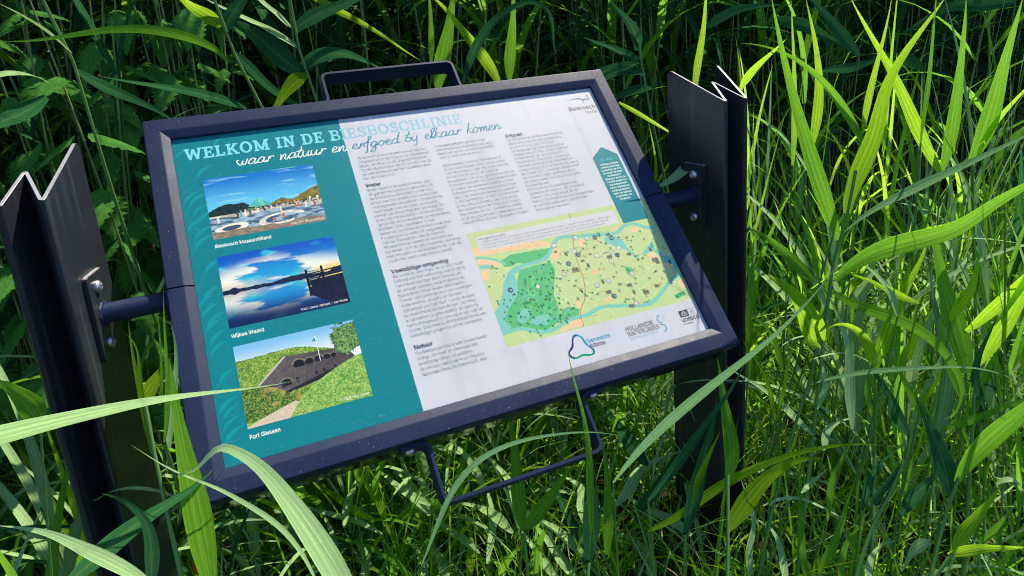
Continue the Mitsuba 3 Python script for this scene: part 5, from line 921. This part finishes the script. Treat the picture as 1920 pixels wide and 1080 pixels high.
    ([[0.74,-0.505,0.496],[0.743,-0.505,0.496],[0.749,-0.506,0.498],[0.772,-0.513,0.497],[0.787,-0.525,0.473],[0.796,-0.533,0.459]], 0.0121, [0.18,-0.64,0.75], 'leaf_mint', 's')]),
  (('mid green reed blade in the thicket right of the right post', 'mid green blades in the thicket right of the right post'), [], [
    ([[0.684,-0.523,0.412],[0.688,-0.522,0.413],[0.695,-0.522,0.416],[0.749,-0.519,0.436],[0.781,-0.518,0.45]], 0.0142, [-0.29,-0.48,0.83], 'leaf_green', 's')]),
  (('pale grey-green reed blade in the thicket right of the right post', 'pale grey-green blades in the thicket right of the right post'), [], [
    ([[0.391,-0.323,0.289],[0.401,-0.309,0.3],[0.424,-0.279,0.327],[0.458,-0.252,0.36],[0.473,-0.211,0.393],[0.481,-0.185,0.414]], 0.016, [-0.39,-0.47,0.8], 'leaf_mint', 's')]),
  (('pale grey-green reed blade in the thicket right of the right post', 'pale grey-green blades in the thicket right of the right post'), [], [
    ([[0.439,-0.358,0.297],[0.449,-0.343,0.307],[0.47,-0.309,0.33],[0.479,-0.276,0.348],[0.471,-0.246,0.353],[0.466,-0.227,0.357]], 0.0171, [-0.29,-0.34,0.89], 'leaf_mint', 's')]),
  (('mid green reed blade in the thicket right of the right post', 'mid green blades in the thicket right of the right post'), [], [
    ([[0.503,-0.412,0.309],[0.518,-0.401,0.32],[0.551,-0.376,0.346],[0.588,-0.367,0.369],[0.619,-0.372,0.382],[0.638,-0.374,0.39]], 0.0143, [-0.37,-0.43,0.82], 'leaf_green', 's')]),
  (('pale grey-green reed blade in the thicket right of the right post', 'pale grey-green blades in the thicket right of the right post'), [], [
    ([[0.537,-0.437,0.322],[0.549,-0.429,0.328],[0.576,-0.411,0.344],[0.613,-0.407,0.359],[0.632,-0.412,0.361],[0.643,-0.415,0.363]], 0.0155, [-0.31,-0.24,0.92], 'leaf_mint', 's')]),
  (('mid green reed blade in the thicket right of the right post', 'mid green blades in the thicket right of the right post'), [], [
    ([[0.478,-0.271,0.408],[0.493,-0.264,0.419],[0.525,-0.248,0.447],[0.564,-0.237,0.476],[0.593,-0.222,0.504],[0.61,-0.214,0.521]], 0.0141, [-0.41,-0.53,0.74], 'leaf_green', 's')]),
  (('mid green reed blade in the thicket right of the right post', 'mid green blades in the thicket right of the right post'), [], [
    ([[0.539,-0.348,0.395],[0.552,-0.338,0.407],[0.581,-0.316,0.436],[0.615,-0.304,0.465],[0.653,-0.296,0.495],[0.675,-0.291,0.514]], 0.0151, [-0.45,-0.49,0.75], 'leaf_green', 's')]),
  (('dark green reed blade in the thicket right of the right post', 'dark green blades in the thicket right of the right post'), [], [
    ([[0.588,-0.378,0.419],[0.602,-0.371,0.429],[0.631,-0.357,0.453],[0.666,-0.352,0.476],[0.698,-0.355,0.492],[0.717,-0.358,0.501]], 0.0166, [-0.45,-0.39,0.8], 'leaf_dark', 's')]),
  (('pale grey-green reed blade in the thicket right of the right post', 'pale grey-green blades in the thicket right of the right post'), [], [
    ([[0.6,-0.259,0.554],[0.612,-0.254,0.564],[0.638,-0.241,0.588],[0.651,-0.214,0.614],[0.654,-0.187,0.63],[0.656,-0.171,0.641]], 0.0158, [-0.45,-0.47,0.76], 'leaf_mint', 's')]),
  (('mid green reed blade in the thicket right of the right post', 'mid green blades in the thicket right of the right post'), [], [
    ([[0.579,-0.195,0.609],[0.584,-0.181,0.621],[0.597,-0.151,0.65],[0.599,-0.115,0.675],[0.593,-0.092,0.684],[0.589,-0.077,0.69]], 0.0146, [-0.6,-0.42,0.68], 'leaf_green', 's')]),
  (('dark green reed blade in the thicket right of the right post', 'dark green blades in the thicket right of the right post'), [], [
    ([[0.776,-0.452,0.597],[0.782,-0.443,0.606],[0.794,-0.422,0.627],[0.821,-0.405,0.664],[0.857,-0.399,0.704],[0.877,-0.395,0.729]], 0.0181, [-0.64,-0.4,0.66], 'leaf_dark', 's')]),
  (('mid green reed blade in the thicket right of the right post', 'mid green blades in the thicket right of the right post'), [], [
    ([[0.761,-0.422,0.603],[0.768,-0.408,0.617],[0.783,-0.378,0.648],[0.8,-0.351,0.683],[0.822,-0.329,0.723],[0.834,-0.316,0.747]], 0.015, [-0.68,-0.39,0.63], 'leaf_green', 's')]),
  (('mid green reed blade in the thicket right of the right post', 'mid green blades in the thicket right of the right post'), [], [
    ([[0.66,-0.329,0.553],[0.666,-0.32,0.562],[0.679,-0.301,0.582],[0.705,-0.283,0.613],[0.737,-0.274,0.644],[0.756,-0.269,0.663]], 0.0153, [-0.52,-0.48,0.71], 'leaf_green', 's')]),
  (('mid green reed blade in the thicket right of the right post', 'mid green blades in the thicket right of the right post'), [], [
    ([[0.826,-0.26,1.027],[0.828,-0.259,1.033],[0.831,-0.257,1.046],[0.845,-0.25,1.092],[0.877,-0.231,1.242],[0.891,-0.223,1.331]], 0.0107, [-0.78,-0.58,0.24], 'leaf_green', 's')]),
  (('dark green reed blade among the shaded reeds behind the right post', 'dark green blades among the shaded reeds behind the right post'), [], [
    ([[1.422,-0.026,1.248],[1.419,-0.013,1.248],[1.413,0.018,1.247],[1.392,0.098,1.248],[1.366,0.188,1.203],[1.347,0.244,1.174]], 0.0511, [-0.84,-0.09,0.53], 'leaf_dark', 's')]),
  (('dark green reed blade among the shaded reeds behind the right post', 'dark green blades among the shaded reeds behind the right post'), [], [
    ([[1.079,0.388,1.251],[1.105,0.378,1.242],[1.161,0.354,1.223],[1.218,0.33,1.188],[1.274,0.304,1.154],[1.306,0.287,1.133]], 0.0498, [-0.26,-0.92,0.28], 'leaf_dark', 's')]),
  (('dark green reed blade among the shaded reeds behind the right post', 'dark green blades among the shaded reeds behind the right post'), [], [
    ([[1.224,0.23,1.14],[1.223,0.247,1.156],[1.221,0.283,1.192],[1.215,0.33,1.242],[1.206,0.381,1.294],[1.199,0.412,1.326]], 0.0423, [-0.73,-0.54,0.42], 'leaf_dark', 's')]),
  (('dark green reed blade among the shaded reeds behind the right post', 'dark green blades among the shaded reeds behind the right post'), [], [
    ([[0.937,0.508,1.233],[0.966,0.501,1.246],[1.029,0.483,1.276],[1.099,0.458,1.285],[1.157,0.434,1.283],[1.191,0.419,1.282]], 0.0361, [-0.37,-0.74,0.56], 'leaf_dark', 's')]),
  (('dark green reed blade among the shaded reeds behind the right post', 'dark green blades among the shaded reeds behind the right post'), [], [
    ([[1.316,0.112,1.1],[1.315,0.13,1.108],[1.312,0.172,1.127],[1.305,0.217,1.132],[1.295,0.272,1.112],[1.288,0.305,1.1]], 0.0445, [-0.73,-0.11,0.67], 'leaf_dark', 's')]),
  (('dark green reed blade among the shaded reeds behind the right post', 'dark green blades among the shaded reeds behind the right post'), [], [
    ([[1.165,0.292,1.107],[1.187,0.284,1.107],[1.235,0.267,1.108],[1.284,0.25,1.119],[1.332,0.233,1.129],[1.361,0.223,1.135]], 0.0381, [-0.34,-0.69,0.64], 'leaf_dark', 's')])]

# ------------------------------------------------------------------ reeds
def leaf_mesh(pts, width, normal, segs=16, across=5, fold=.16, twist=0.0, seed=0, blunt=.7, base=.5, ramp=.24):
    """ribbon along pts, lance-shaped, folded along the midrib; uv: across, along"""
    p = np.array(pts, float); t = np.r_[0, np.cumsum(np.linalg.norm(np.diff(p, axis=0), axis=1))]; t /= t[-1]
    s = np.linspace(0, 1, segs + 1) ** 0.9
    c = CubicSpline(t, p)(s) if len(p) > 3 else PchipInterpolator(t, p)(s)
    tan = np.gradient(c, axis=0); tan /= np.linalg.norm(tan, axis=1, keepdims=True)
    n = np.array(normal, float); n = n - tan * (tan @ n)[:, None]; n /= np.linalg.norm(n, axis=1, keepdims=True)
    side = np.cross(tan, n); r = np.random.default_rng(seed)
    ang = twist * (s - .3) + .12 * np.sin(s * r.uniform(4, 8) + r.uniform(0, 6))
    side, n = side * np.cos(ang)[:, None] + n * np.sin(ang)[:, None], n * np.cos(ang)[:, None] - side * np.sin(ang)[:, None]
    wd = width / 2 * np.minimum(1, base + (1 - base) * np.sin(np.minimum(s / ramp, 1) * math.pi / 2)) * np.clip(1 - s, 0, 1) ** blunt * (1 + .14 * np.maximum(0, np.sin(math.pi * np.minimum(s * 1.6, 1))))
    wd = np.maximum(wd, width * .004)
    x = np.linspace(-1, 1, across)
    rip = .03 * np.sin(s[:, None] * r.uniform(14, 26) + x[None] * 1.5 + r.uniform(0, 6)) * (np.abs(x)[None] ** 1.5)
    V = c[:, None] + side[:, None] * (x[None, :, None] * wd[:, None, None]) + n[:, None] * ((fold * np.abs(x)[None] + rip) * wd[:, None])[..., None]
    uv = np.stack(np.broadcast_arrays((x[None] + 1) / 2, s[:, None]), -1)
    i = np.arange((segs + 1) * across).reshape(segs + 1, across)
    F = np.stack([i[:-1, :-1], i[:-1, 1:], i[1:, 1:], i[1:, :-1]], -1).reshape(-1, 4)
    return V.reshape(-1, 3), F, uv.reshape(-1, 2)
def leaf_ply(mesh, mat): return mikit.ply((mesh[0], mesh[1]), mat, smooth=True, uv=mesh[2])
def tube(pts, r0, r1, sides=7, nodes=0):
    p = np.array(pts, float); t = np.r_[0, np.cumsum(np.linalg.norm(np.diff(p, axis=0), axis=1))]; t /= t[-1]
    k = max(6, 3 * nodes + 1); s = np.linspace(0, 1, k)
    c = (CubicSpline if len(p) > 2 else PchipInterpolator)(t, p)(s)
    rad = r0 + (r1 - r0) * s
    if nodes: rad = rad * (1 + .18 * (np.arange(k) % 3 == 0))
    tan = np.gradient(c, axis=0); tan /= np.linalg.norm(tan, axis=1, keepdims=True)
    a = np.cross(tan, [.3, 1, .1]); a /= np.linalg.norm(a, axis=1, keepdims=True); b = np.cross(tan, a)
    th = np.arange(sides) * 2 * math.pi / sides
    V = c[:, None] + rad[:, None, None] * (np.cos(th)[None, :, None] * a[:, None] + np.sin(th)[None, :, None] * b[:, None])
    i, j = np.meshgrid(np.arange(k - 1), np.arange(sides), indexing='ij')
    F = np.stack([i * sides + j, i * sides + (j + 1) % sides, (i + 1) * sides + (j + 1) % sides, (i + 1) * sides + j], -1).reshape(-1, 4)
    return V.reshape(-1, 3), F

SHAPE = {'n': (.85, .34, .30), 'm': (.85, .22, .42), 'l': (1.0, .10, .50), 'f': (.62, .7, .3), 'F': (1.35, .75, .3), 's': (1.0, .20, .36)}   # taper of the tip, width at the base, where it is widest
# the reeds one can point at, each at its own place, stem rooted in the ground
for k, (label, stem, leaves) in enumerate(HERO_REEDS):
    key = thing('reed', label[0], 'reed', label[1]) if isinstance(label, tuple) else thing('reed', label, 'reed')
    label = label if isinstance(label, str) else label[0]
    r = np.random.default_rng(100 + k)
    top = [np.array(p) for p in stem] or [np.array(leaves[0][0][0])]
    if top[0][2] > .05:
        lean = np.array([r.uniform(-.22, .22), r.uniform(.02, .25), 0]) * top[0][2]
        if len(top) > 1:
            d = (top[0] - top[1]); d = d / max(abs(d[2]), .05) * top[0][2]; lean = np.clip(np.array([d[0], d[1], 0]), -.25, .25)
        root = np.array([top[0][0], top[0][1], -.03]) + lean
        path = [root, (root + top[0]) / 2 + np.array([0, 0, .01])] + top
    else: path = top
    path = [p for i, p in enumerate(path) if i == 0 or np.linalg.norm(p - path[i - 1]) > .01]
    thick = .0042 if len(leaves) > 1 or stem else .0022
    put(key, 'stem', mikit.ply(tube(path, thick, thick * .62, 8, 4), 'green_stem', smooth=True))
    if label.startswith('reed with a closed'):
        tip = np.array(path[-1]); dd = np.array(path[-1]) - np.array(path[-2]); dd /= np.linalg.norm(dd)
        put(key, 'shoot_tip', mikit.ply(tube([tip - dd * .09, tip - dd * .045, tip + dd * .002], .0075, .002, 8), 'leaf_dark', smooth=True))
    for i, (pts, wd, n, mat, shp) in enumerate(leaves):
        put(key, 'leaf', leaf_ply(leaf_mesh(pts, wd, n, 26, 7, .14, r.uniform(-.25, .25), 31 * k + i, *SHAPE[shp]), mat))

def grown_leaf(r, base, az, length, width, e0, droop, segs, across, side_bend=0.3):
    """a leaf that leaves the stem at elevation e0 and bends over under its weight"""
    q = [np.array(base, float)]; k = 9
    bend = r.uniform(-side_bend, side_bend)
    for i in range(k):
        t = (i + .5) / k; e = e0 - droop * t ** 1.4; a = az + bend * t
        q.append(q[-1] + length / k * np.array([math.cos(a) * math.cos(e), math.sin(a) * math.cos(e), math.sin(e)]))
    n = np.array([-math.cos(az) * math.sin(e0), -math.sin(az) * math.sin(e0), math.cos(e0)])
    return leaf_mesh(q, width, n, segs, across, r.uniform(.1, .3), r.uniform(-.9, .9), int(r.integers(1e6)))
def reed_variant(seed, h, n_leaves, lo, lw, e_lo, e_hi, d_lo, d_hi, first, segs=14, across=5, thick=.0042):
    """one reed in its own frame: ([stem], [leaf, leaf ...]) as raw meshes"""
    r = np.random.default_rng(seed)
    lean = np.array([r.uniform(-.10, .10), r.uniform(-.10, .10)]) * h
    path = [np.array([lean[0] * t ** 1.7, lean[1] * t ** 1.7, h * t - .03 * (t == 0)]) for t in np.linspace(0, 1, 5)]
    st = tube(path, thick, thick * .45, 6, max(3, int(h / .14)))
    leaves = []; az = r.uniform(0, 6.28)
    for i in range(n_leaves):
        t = first + (1 - first) * (i + r.uniform(0, .5)) / n_leaves
        base = (lean[0] * t ** 1.7, lean[1] * t ** 1.7, h * t)
        size = lo * (0.75 + .5 * math.sin(math.pi * min(1, (i + 1) / n_leaves * .9))) * r.uniform(.8, 1.15)
        up = (i / max(1, n_leaves - 1))
        e0 = e_lo + (e_hi - e_lo) * up + r.uniform(-.15, .15)
        leaves.append(grown_leaf(r, base, az + (i % 2) * math.pi + r.uniform(-.5, .5), size, lw * r.uniform(.75, 1.15), e0, r.uniform(d_lo, d_hi), segs, across))
    return st, leaves
TALL = [reed_variant(200 + i, 2.05 + .06 * i, 13, .48, .028, .75, 1.25, .7, 1.9, .25) for i in range(6)]
YOUNG = [reed_variant(300 + i, .70 + .09 * i, 7, .42, .022, .95, 1.40, .3, 1.5, .22) for i in range(7)]
SHORT = [reed_variant(400 + i, .32 + .05 * i, 7, .44, .022, .95, 1.45, .5, 1.9, .10, thick=.003) for i in range(6)]
SLIM = [reed_variant(600 + i, .62 + .10 * i, 8, .46, .014, 1.15, 1.5, .1, 1.0, .12, thick=.003) for i in range(6)]
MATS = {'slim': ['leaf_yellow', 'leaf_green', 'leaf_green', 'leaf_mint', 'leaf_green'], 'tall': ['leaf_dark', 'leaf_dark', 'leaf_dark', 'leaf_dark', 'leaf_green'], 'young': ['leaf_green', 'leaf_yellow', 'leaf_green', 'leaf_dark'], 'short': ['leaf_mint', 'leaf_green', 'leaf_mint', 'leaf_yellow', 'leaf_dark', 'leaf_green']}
PLY = {}
def variant_plys(kind, i, mat):
    if (kind, i, mat) not in PLY:
        st, leaves = {'tall': TALL, 'young': YOUNG, 'short': SHORT, 'slim': SLIM}[kind][i]
        if (kind, i) not in PLY:
            PLY[kind, i] = (mikit.ply(st, None, smooth=True), [mikit.ply((l[0], l[1]), None, smooth=True, uv=l[2]) for l in leaves])
        a, b = PLY[kind, i]
        PLY[kind, i, mat] = ({**a, 'bsdf': {'type': 'ref', 'id': 'reed_stem'}}, [{**x, 'bsdf': {'type': 'ref', 'id': mat}} for x in b])
    return PLY[kind, i, mat]
def place(x, y, rz, s, tx=0, ty=0):
    z = 0.09 * (float(meshkit.fbm(np.array([x * 3, y * 3, 0.0]), 3, 4)) - .5)
    return T().translate([x, y, z]).rotate([0, 0, 1], math.degrees(rz)).rotate([1, 0, 0], tx).rotate([0, 1, 0], ty).scale(s)
def shades_board(x, y, h, reach):
    """would a plant of this height here stand between the sun and the board or the left post?"""
    for z in np.linspace(.3, h, 12):
        q = np.array([x, y, z]) - PO; t = (q @ PN) / (SUN @ PN)
        if t > 0:
            w_ = q - SUN * t
            if abs(w_ @ PU) < .52 + reach and abs(w_ @ PV) < .36 + reach: return True
        q = np.array([x, y, z]); t = (q[0] + .56) / SUN[0]
        if t > 0:
            w_ = q - SUN * t
            if -.15 < w_[1] < .2 + reach and .7 < w_[2] < 1.25: return True
    return False
def clear_of_sign(x, y, h):
    if abs(x) < .72 and -.75 < y < .10 and h > .42: return False
    if abs(x) < .62 and abs(y) < .36 and h > .60: return False
    for s in (-1, 1):
        if abs(x - s * .595) < .07 and -.09 < y < .13: return False
    return True
rr = np.random.default_rng(17)
reeds = []          # (distance, kind, variant, material, transform, zone)
def sow(zone, kind, n, region, h_scale, tries=40):
    got = 0
    for _ in range(n * tries):
        if got >= n: break
        x, y = region(rr)
        i = int(rr.integers({'tall': 6, 'young': 7, 'short': 6, 'slim': 6}[kind])); s = rr.uniform(*h_scale)
        h = {'tall': 2.05 + .06 * i, 'young': .70 + .09 * i + .25, 'short': .34 + .05 * i + .22, 'slim': .62 + .10 * i + .30}[kind] * s
        if not clear_of_sign(x, y, h) or shades_board(x, y, h, .30 if kind != 'tall' else .46): continue
        mats = MATS[kind]; mat = mats[int(rr.integers(len(mats)))]
        if zone == 'left' and mat == 'leaf_yellow': mat = 'leaf_green'
        reeds.append((math.hypot(x - CAM_POS[0], y - CAM_POS[1]), kind, i, mat, place(x, y, rr.uniform(0, 6.28), s, rr.uniform(-7, 7), rr.uniform(-7, 7)), zone)); got += 1
edge = lambda x: .96 + .09 * x
sow('under', 'short', 64, lambda r: (r.uniform(-.66, .72), r.uniform(.06, .62)), (.8, 1.2))
sow('right', 'young', 22, lambda r: (r.uniform(.95, 2.0), r.uniform(-.45, .62)), (.72, 1.05))
sow('right', 'slim', 30, lambda r: (r.uniform(.74, 1.7), r.uniform(-.45, .45)), (.8, 1.05))
sow('right', 'short', 22, lambda r: (r.uniform(.70, 1.9), r.uniform(-.55, .45)), (.8, 1.2))
sow('left', 'short', 18, lambda r: (r.uniform(-1.05, -.70), r.uniform(-.25, .75)), (.8, 1.2))
sow('left', 'young', 12, lambda r: (r.uniform(-1.2, -.74), r.uniform(.1, .9)), (.7, 1.0))
sow('behind', 'young', 9, lambda r: (r.uniform(-.7, .8), r.uniform(.50, .85)), (.8, 1.1))
def bed_spot(r):
    x = r.uniform(-2.4, 7.0); return x, edge(x) + r.uniform(0, 1) ** 1.15 * 3.4
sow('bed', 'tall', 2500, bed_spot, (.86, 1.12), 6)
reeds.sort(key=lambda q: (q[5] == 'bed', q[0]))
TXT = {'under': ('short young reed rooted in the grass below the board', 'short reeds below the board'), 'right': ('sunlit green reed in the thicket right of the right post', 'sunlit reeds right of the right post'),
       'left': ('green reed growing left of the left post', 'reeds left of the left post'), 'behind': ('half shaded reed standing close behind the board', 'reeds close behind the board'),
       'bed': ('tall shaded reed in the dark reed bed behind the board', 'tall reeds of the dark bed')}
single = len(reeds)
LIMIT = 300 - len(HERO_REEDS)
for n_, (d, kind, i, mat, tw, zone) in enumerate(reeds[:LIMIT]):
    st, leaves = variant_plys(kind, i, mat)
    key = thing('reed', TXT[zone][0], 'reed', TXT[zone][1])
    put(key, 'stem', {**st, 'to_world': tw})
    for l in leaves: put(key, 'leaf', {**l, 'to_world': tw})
# the rest of the bed: past the limit, one object
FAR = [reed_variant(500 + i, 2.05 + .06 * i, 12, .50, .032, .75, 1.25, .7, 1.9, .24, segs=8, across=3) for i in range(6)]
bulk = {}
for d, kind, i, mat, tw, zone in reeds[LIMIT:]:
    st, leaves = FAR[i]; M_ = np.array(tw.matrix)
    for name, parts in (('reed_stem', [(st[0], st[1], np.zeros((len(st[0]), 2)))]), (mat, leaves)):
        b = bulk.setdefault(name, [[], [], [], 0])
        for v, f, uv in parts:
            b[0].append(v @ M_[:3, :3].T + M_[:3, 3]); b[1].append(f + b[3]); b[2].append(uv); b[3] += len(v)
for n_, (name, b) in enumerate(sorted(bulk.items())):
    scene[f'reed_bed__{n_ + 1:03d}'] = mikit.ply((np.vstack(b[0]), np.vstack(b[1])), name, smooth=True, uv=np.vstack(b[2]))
labels['reed_bed'] = {'label': 'deep dark mass of reeds filling the background', 'category': 'reeds', 'kind': 'stuff'}

# ------------------------------------------------------------------ grass between the reeds, one mass
def grass(n, region, seed, lo, hi, wlo, whi):
    r = np.random.default_rng(seed); k = 7
    x, y = region(r, n)
    ln = r.uniform(lo, hi, n); az = r.uniform(0, 6.28, n); e0 = r.uniform(.95, 1.53, n); dr_ = r.uniform(.1, 2.0, n); w_ = r.uniform(wlo, whi, n)
    z0 = .09 * (meshkit.fbm(np.stack([x * 3, y * 3, 0 * x], -1), 3, 4) - .5) - .01
    P = [np.stack([x, y, z0], -1)]
    for i in range(k):
        t = (i + .5) / k; e = e0 - dr_ * t ** 1.5; a = az + (r.uniform(-.15, .15, n))
        P.append(P[-1] + (ln / k)[:, None] * np.stack([np.cos(a) * np.cos(e), np.sin(a) * np.cos(e), np.sin(e)], -1))
    P = np.stack(P, 1); s = np.linspace(0, 1, k + 1)
    roll = r.uniform(-1.2, 1.2, n)
    tan = np.gradient(P, axis=1); tan /= np.linalg.norm(tan, axis=-1, keepdims=True)
    sd = np.cross(tan, np.broadcast_to([0, 0, 1.0], tan.shape)); sd /= np.maximum(np.linalg.norm(sd, axis=-1, keepdims=True), 1e-6)
    up = np.cross(sd, tan)
    sd = sd * np.cos(roll)[:, None, None] + up * np.sin(roll)[:, None, None]
    wd = (w_[:, None] / 2 * np.minimum(1, .5 + s * 2)[None] * np.maximum(1 - s, .02)[None] ** .6)[..., None]
    V = np.stack([P - sd * wd, P + sd * wd], 2).reshape(n, -1, 3)
    f = np.array([[2 * i, 2 * i + 1, 2 * i + 3, 2 * i + 2] for i in range(k)])
    F = (f[None] + (np.arange(n) * (2 * (k + 1)))[:, None, None]).reshape(-1, 4)
    uv = np.broadcast_to(np.stack([np.tile([.2, .8], k + 1), np.repeat(s, 2)], -1)[None], (n, 2 * (k + 1), 2)).reshape(-1, 2)
    return V.reshape(-1, 3), F, uv
def front(r, n):
    x = -1.5 + 7.5 * r.uniform(0, 1, n) ** 1.25
    return x, r.uniform(-.9, 1.15, n) + .10 * np.maximum(x, 0)
for n_, (cnt, seed, lo, hi, wlo, whi, mat) in enumerate([(4200, 1, .2, .5, .004, .010, 'leaf_green'), (1800, 2, .15, .5, .004, .010, 'leaf_dark'), (3000, 3, .2, .55, .003, .009, 'leaf_yellow'), (2600, 4, .2, .5, .004, .010, 'leaf_mint'), (700, 5, .15, .4, .003, .007, 'straw_brown'), (2300, 6, .25, .52, .009, .017, 'leaf_green'), (1700, 7, .25, .52, .008, .016, 'leaf_mint'), (1700, 8, .25, .52, .008, .015, 'leaf_yellow')]):
    v, f, uv = grass(cnt, front, seed, lo, hi, wlo, whi)
    scene[f'grass__{n_ + 1:03d}'] = mikit.ply((v, f), mat, smooth=True, uv=uv)
labels['grass'] = {'label': 'tangled green grass covering the ground below and beside the board', 'category': 'grass', 'kind': 'stuff'}

# ------------------------------------------------------------------ nettles at the upper left
def nettle_leaf_mesh(L, seed):
    r = np.random.default_rng(seed); k = 18
    s = np.linspace(0, 1, k + 1)
    wd = L * .34 * np.sin(math.pi * np.clip(s, 0, 1) ** .62) ** .9 * (1 - .25 * s)
    tooth = 1 + .17 * ((np.arange(k + 1) % 2) * 2 - 1) * (s > .06) * (s < .95)
    x = np.array([-1, -.5, 0, .5, 1]); bend = r.uniform(.3, .8)
    V, uv = [], []
    for i in range(k + 1):
        for xx in x:
            ww = wd[i] * (tooth[i] if abs(xx) == 1 else 1)
            V.append((s[i] * L, xx * ww, -bend * L * s[i] ** 2 * .6 - .30 * abs(xx) * wd[i] + .012 * L * math.sin(i * 2.1) * abs(xx))); uv.append(((xx + 1) / 2, s[i] * .85))
    i = np.arange((k + 1) * 5).reshape(k + 1, 5)
    F = np.stack([i[:-1, :-1], i[1:, :-1], i[1:, 1:], i[:-1, 1:]], -1).reshape(-1, 4)
    return np.array(V), F, np.array(uv)
NET = [leaf_ply(nettle_leaf_mesh(1.0, 70 + i), 'nettle_leaf') for i in range(5)]
rn = np.random.default_rng(23)
for k in range(20):
    for _ in range(50):
        x, y = rn.uniform(-.84, -.30), rn.uniform(.40, .90); h = rn.uniform(1.30, 1.66)
        if not shades_board(x, y, h, .08): break
    key = thing('nettle', 'dark nettle with toothed leaves among the reeds behind the upper left of the board', 'nettle', 'nettles behind the upper left of the board')
    ln = rn.uniform(-.12, .12, 2)
    path = [np.array([x + ln[0] * t * t, y + ln[1] * t * t, h * t - .02]) for t in np.linspace(0, 1, 4)]
    put(key, 'stem', mikit.ply(tube(path, .0035, .0016, 6, 6), 'reed_stem', smooth=True))
    az = rn.uniform(0, 6.28)
    for j in range(9):
        t = .42 + .58 * j / 8; c = np.array([x + ln[0] * t * t, y + ln[1] * t * t, h * t - .02]); L = rn.uniform(.085, .135) * (1 - .45 * (j / 8) ** 2)
        for o in (0, math.pi):
            a = az + (j % 2) * math.pi / 2 + o + rn.uniform(-.3, .3); e = rn.uniform(.05, 1.15)
            tw = T().translate(c.tolist()).rotate([0, 0, 1], math.degrees(a)).rotate([0, 1, 0], math.degrees(e)).translate([.012, 0, 0]).scale(L)
            put(key, 'leaf', {**NET[int(rn.integers(5))], 'to_world': tw})

# a few dry and rusty curled leaves caught between the post and the frame
for k, (p, s, mat, lab) in enumerate([((-.545, -.02, .60), .05, 'rust_brown', 'small rust brown curled leaf hanging between the left post and the frame'), ((-.50, .02, .47), .04, 'rust_brown', 'smaller rust brown curled leaf lower down beside the frame'), ((1.05, -.30, .06), .22, 'straw_brown', 'long dry brown leaf lying in the grass at the lower right')]):
    key = thing('dry_leaf', lab, 'dry leaf'); p = np.array(p)
    q = [p, p + (s * .1, 0, -s * .35), p + (s * .02, s * .1, -s * .7), p + (s * .2, 0, -s)] if k < 2 else [p, p + (s * .4, .02, .02), p + (s, -.03, 0)]
    m_ = leaf_mesh(q, s * .34 if k < 2 else .012, (-.4, -.8, .3), 10, 5, .6, 2.5, k)
    scene[key] = leaf_ply(m_, mat)
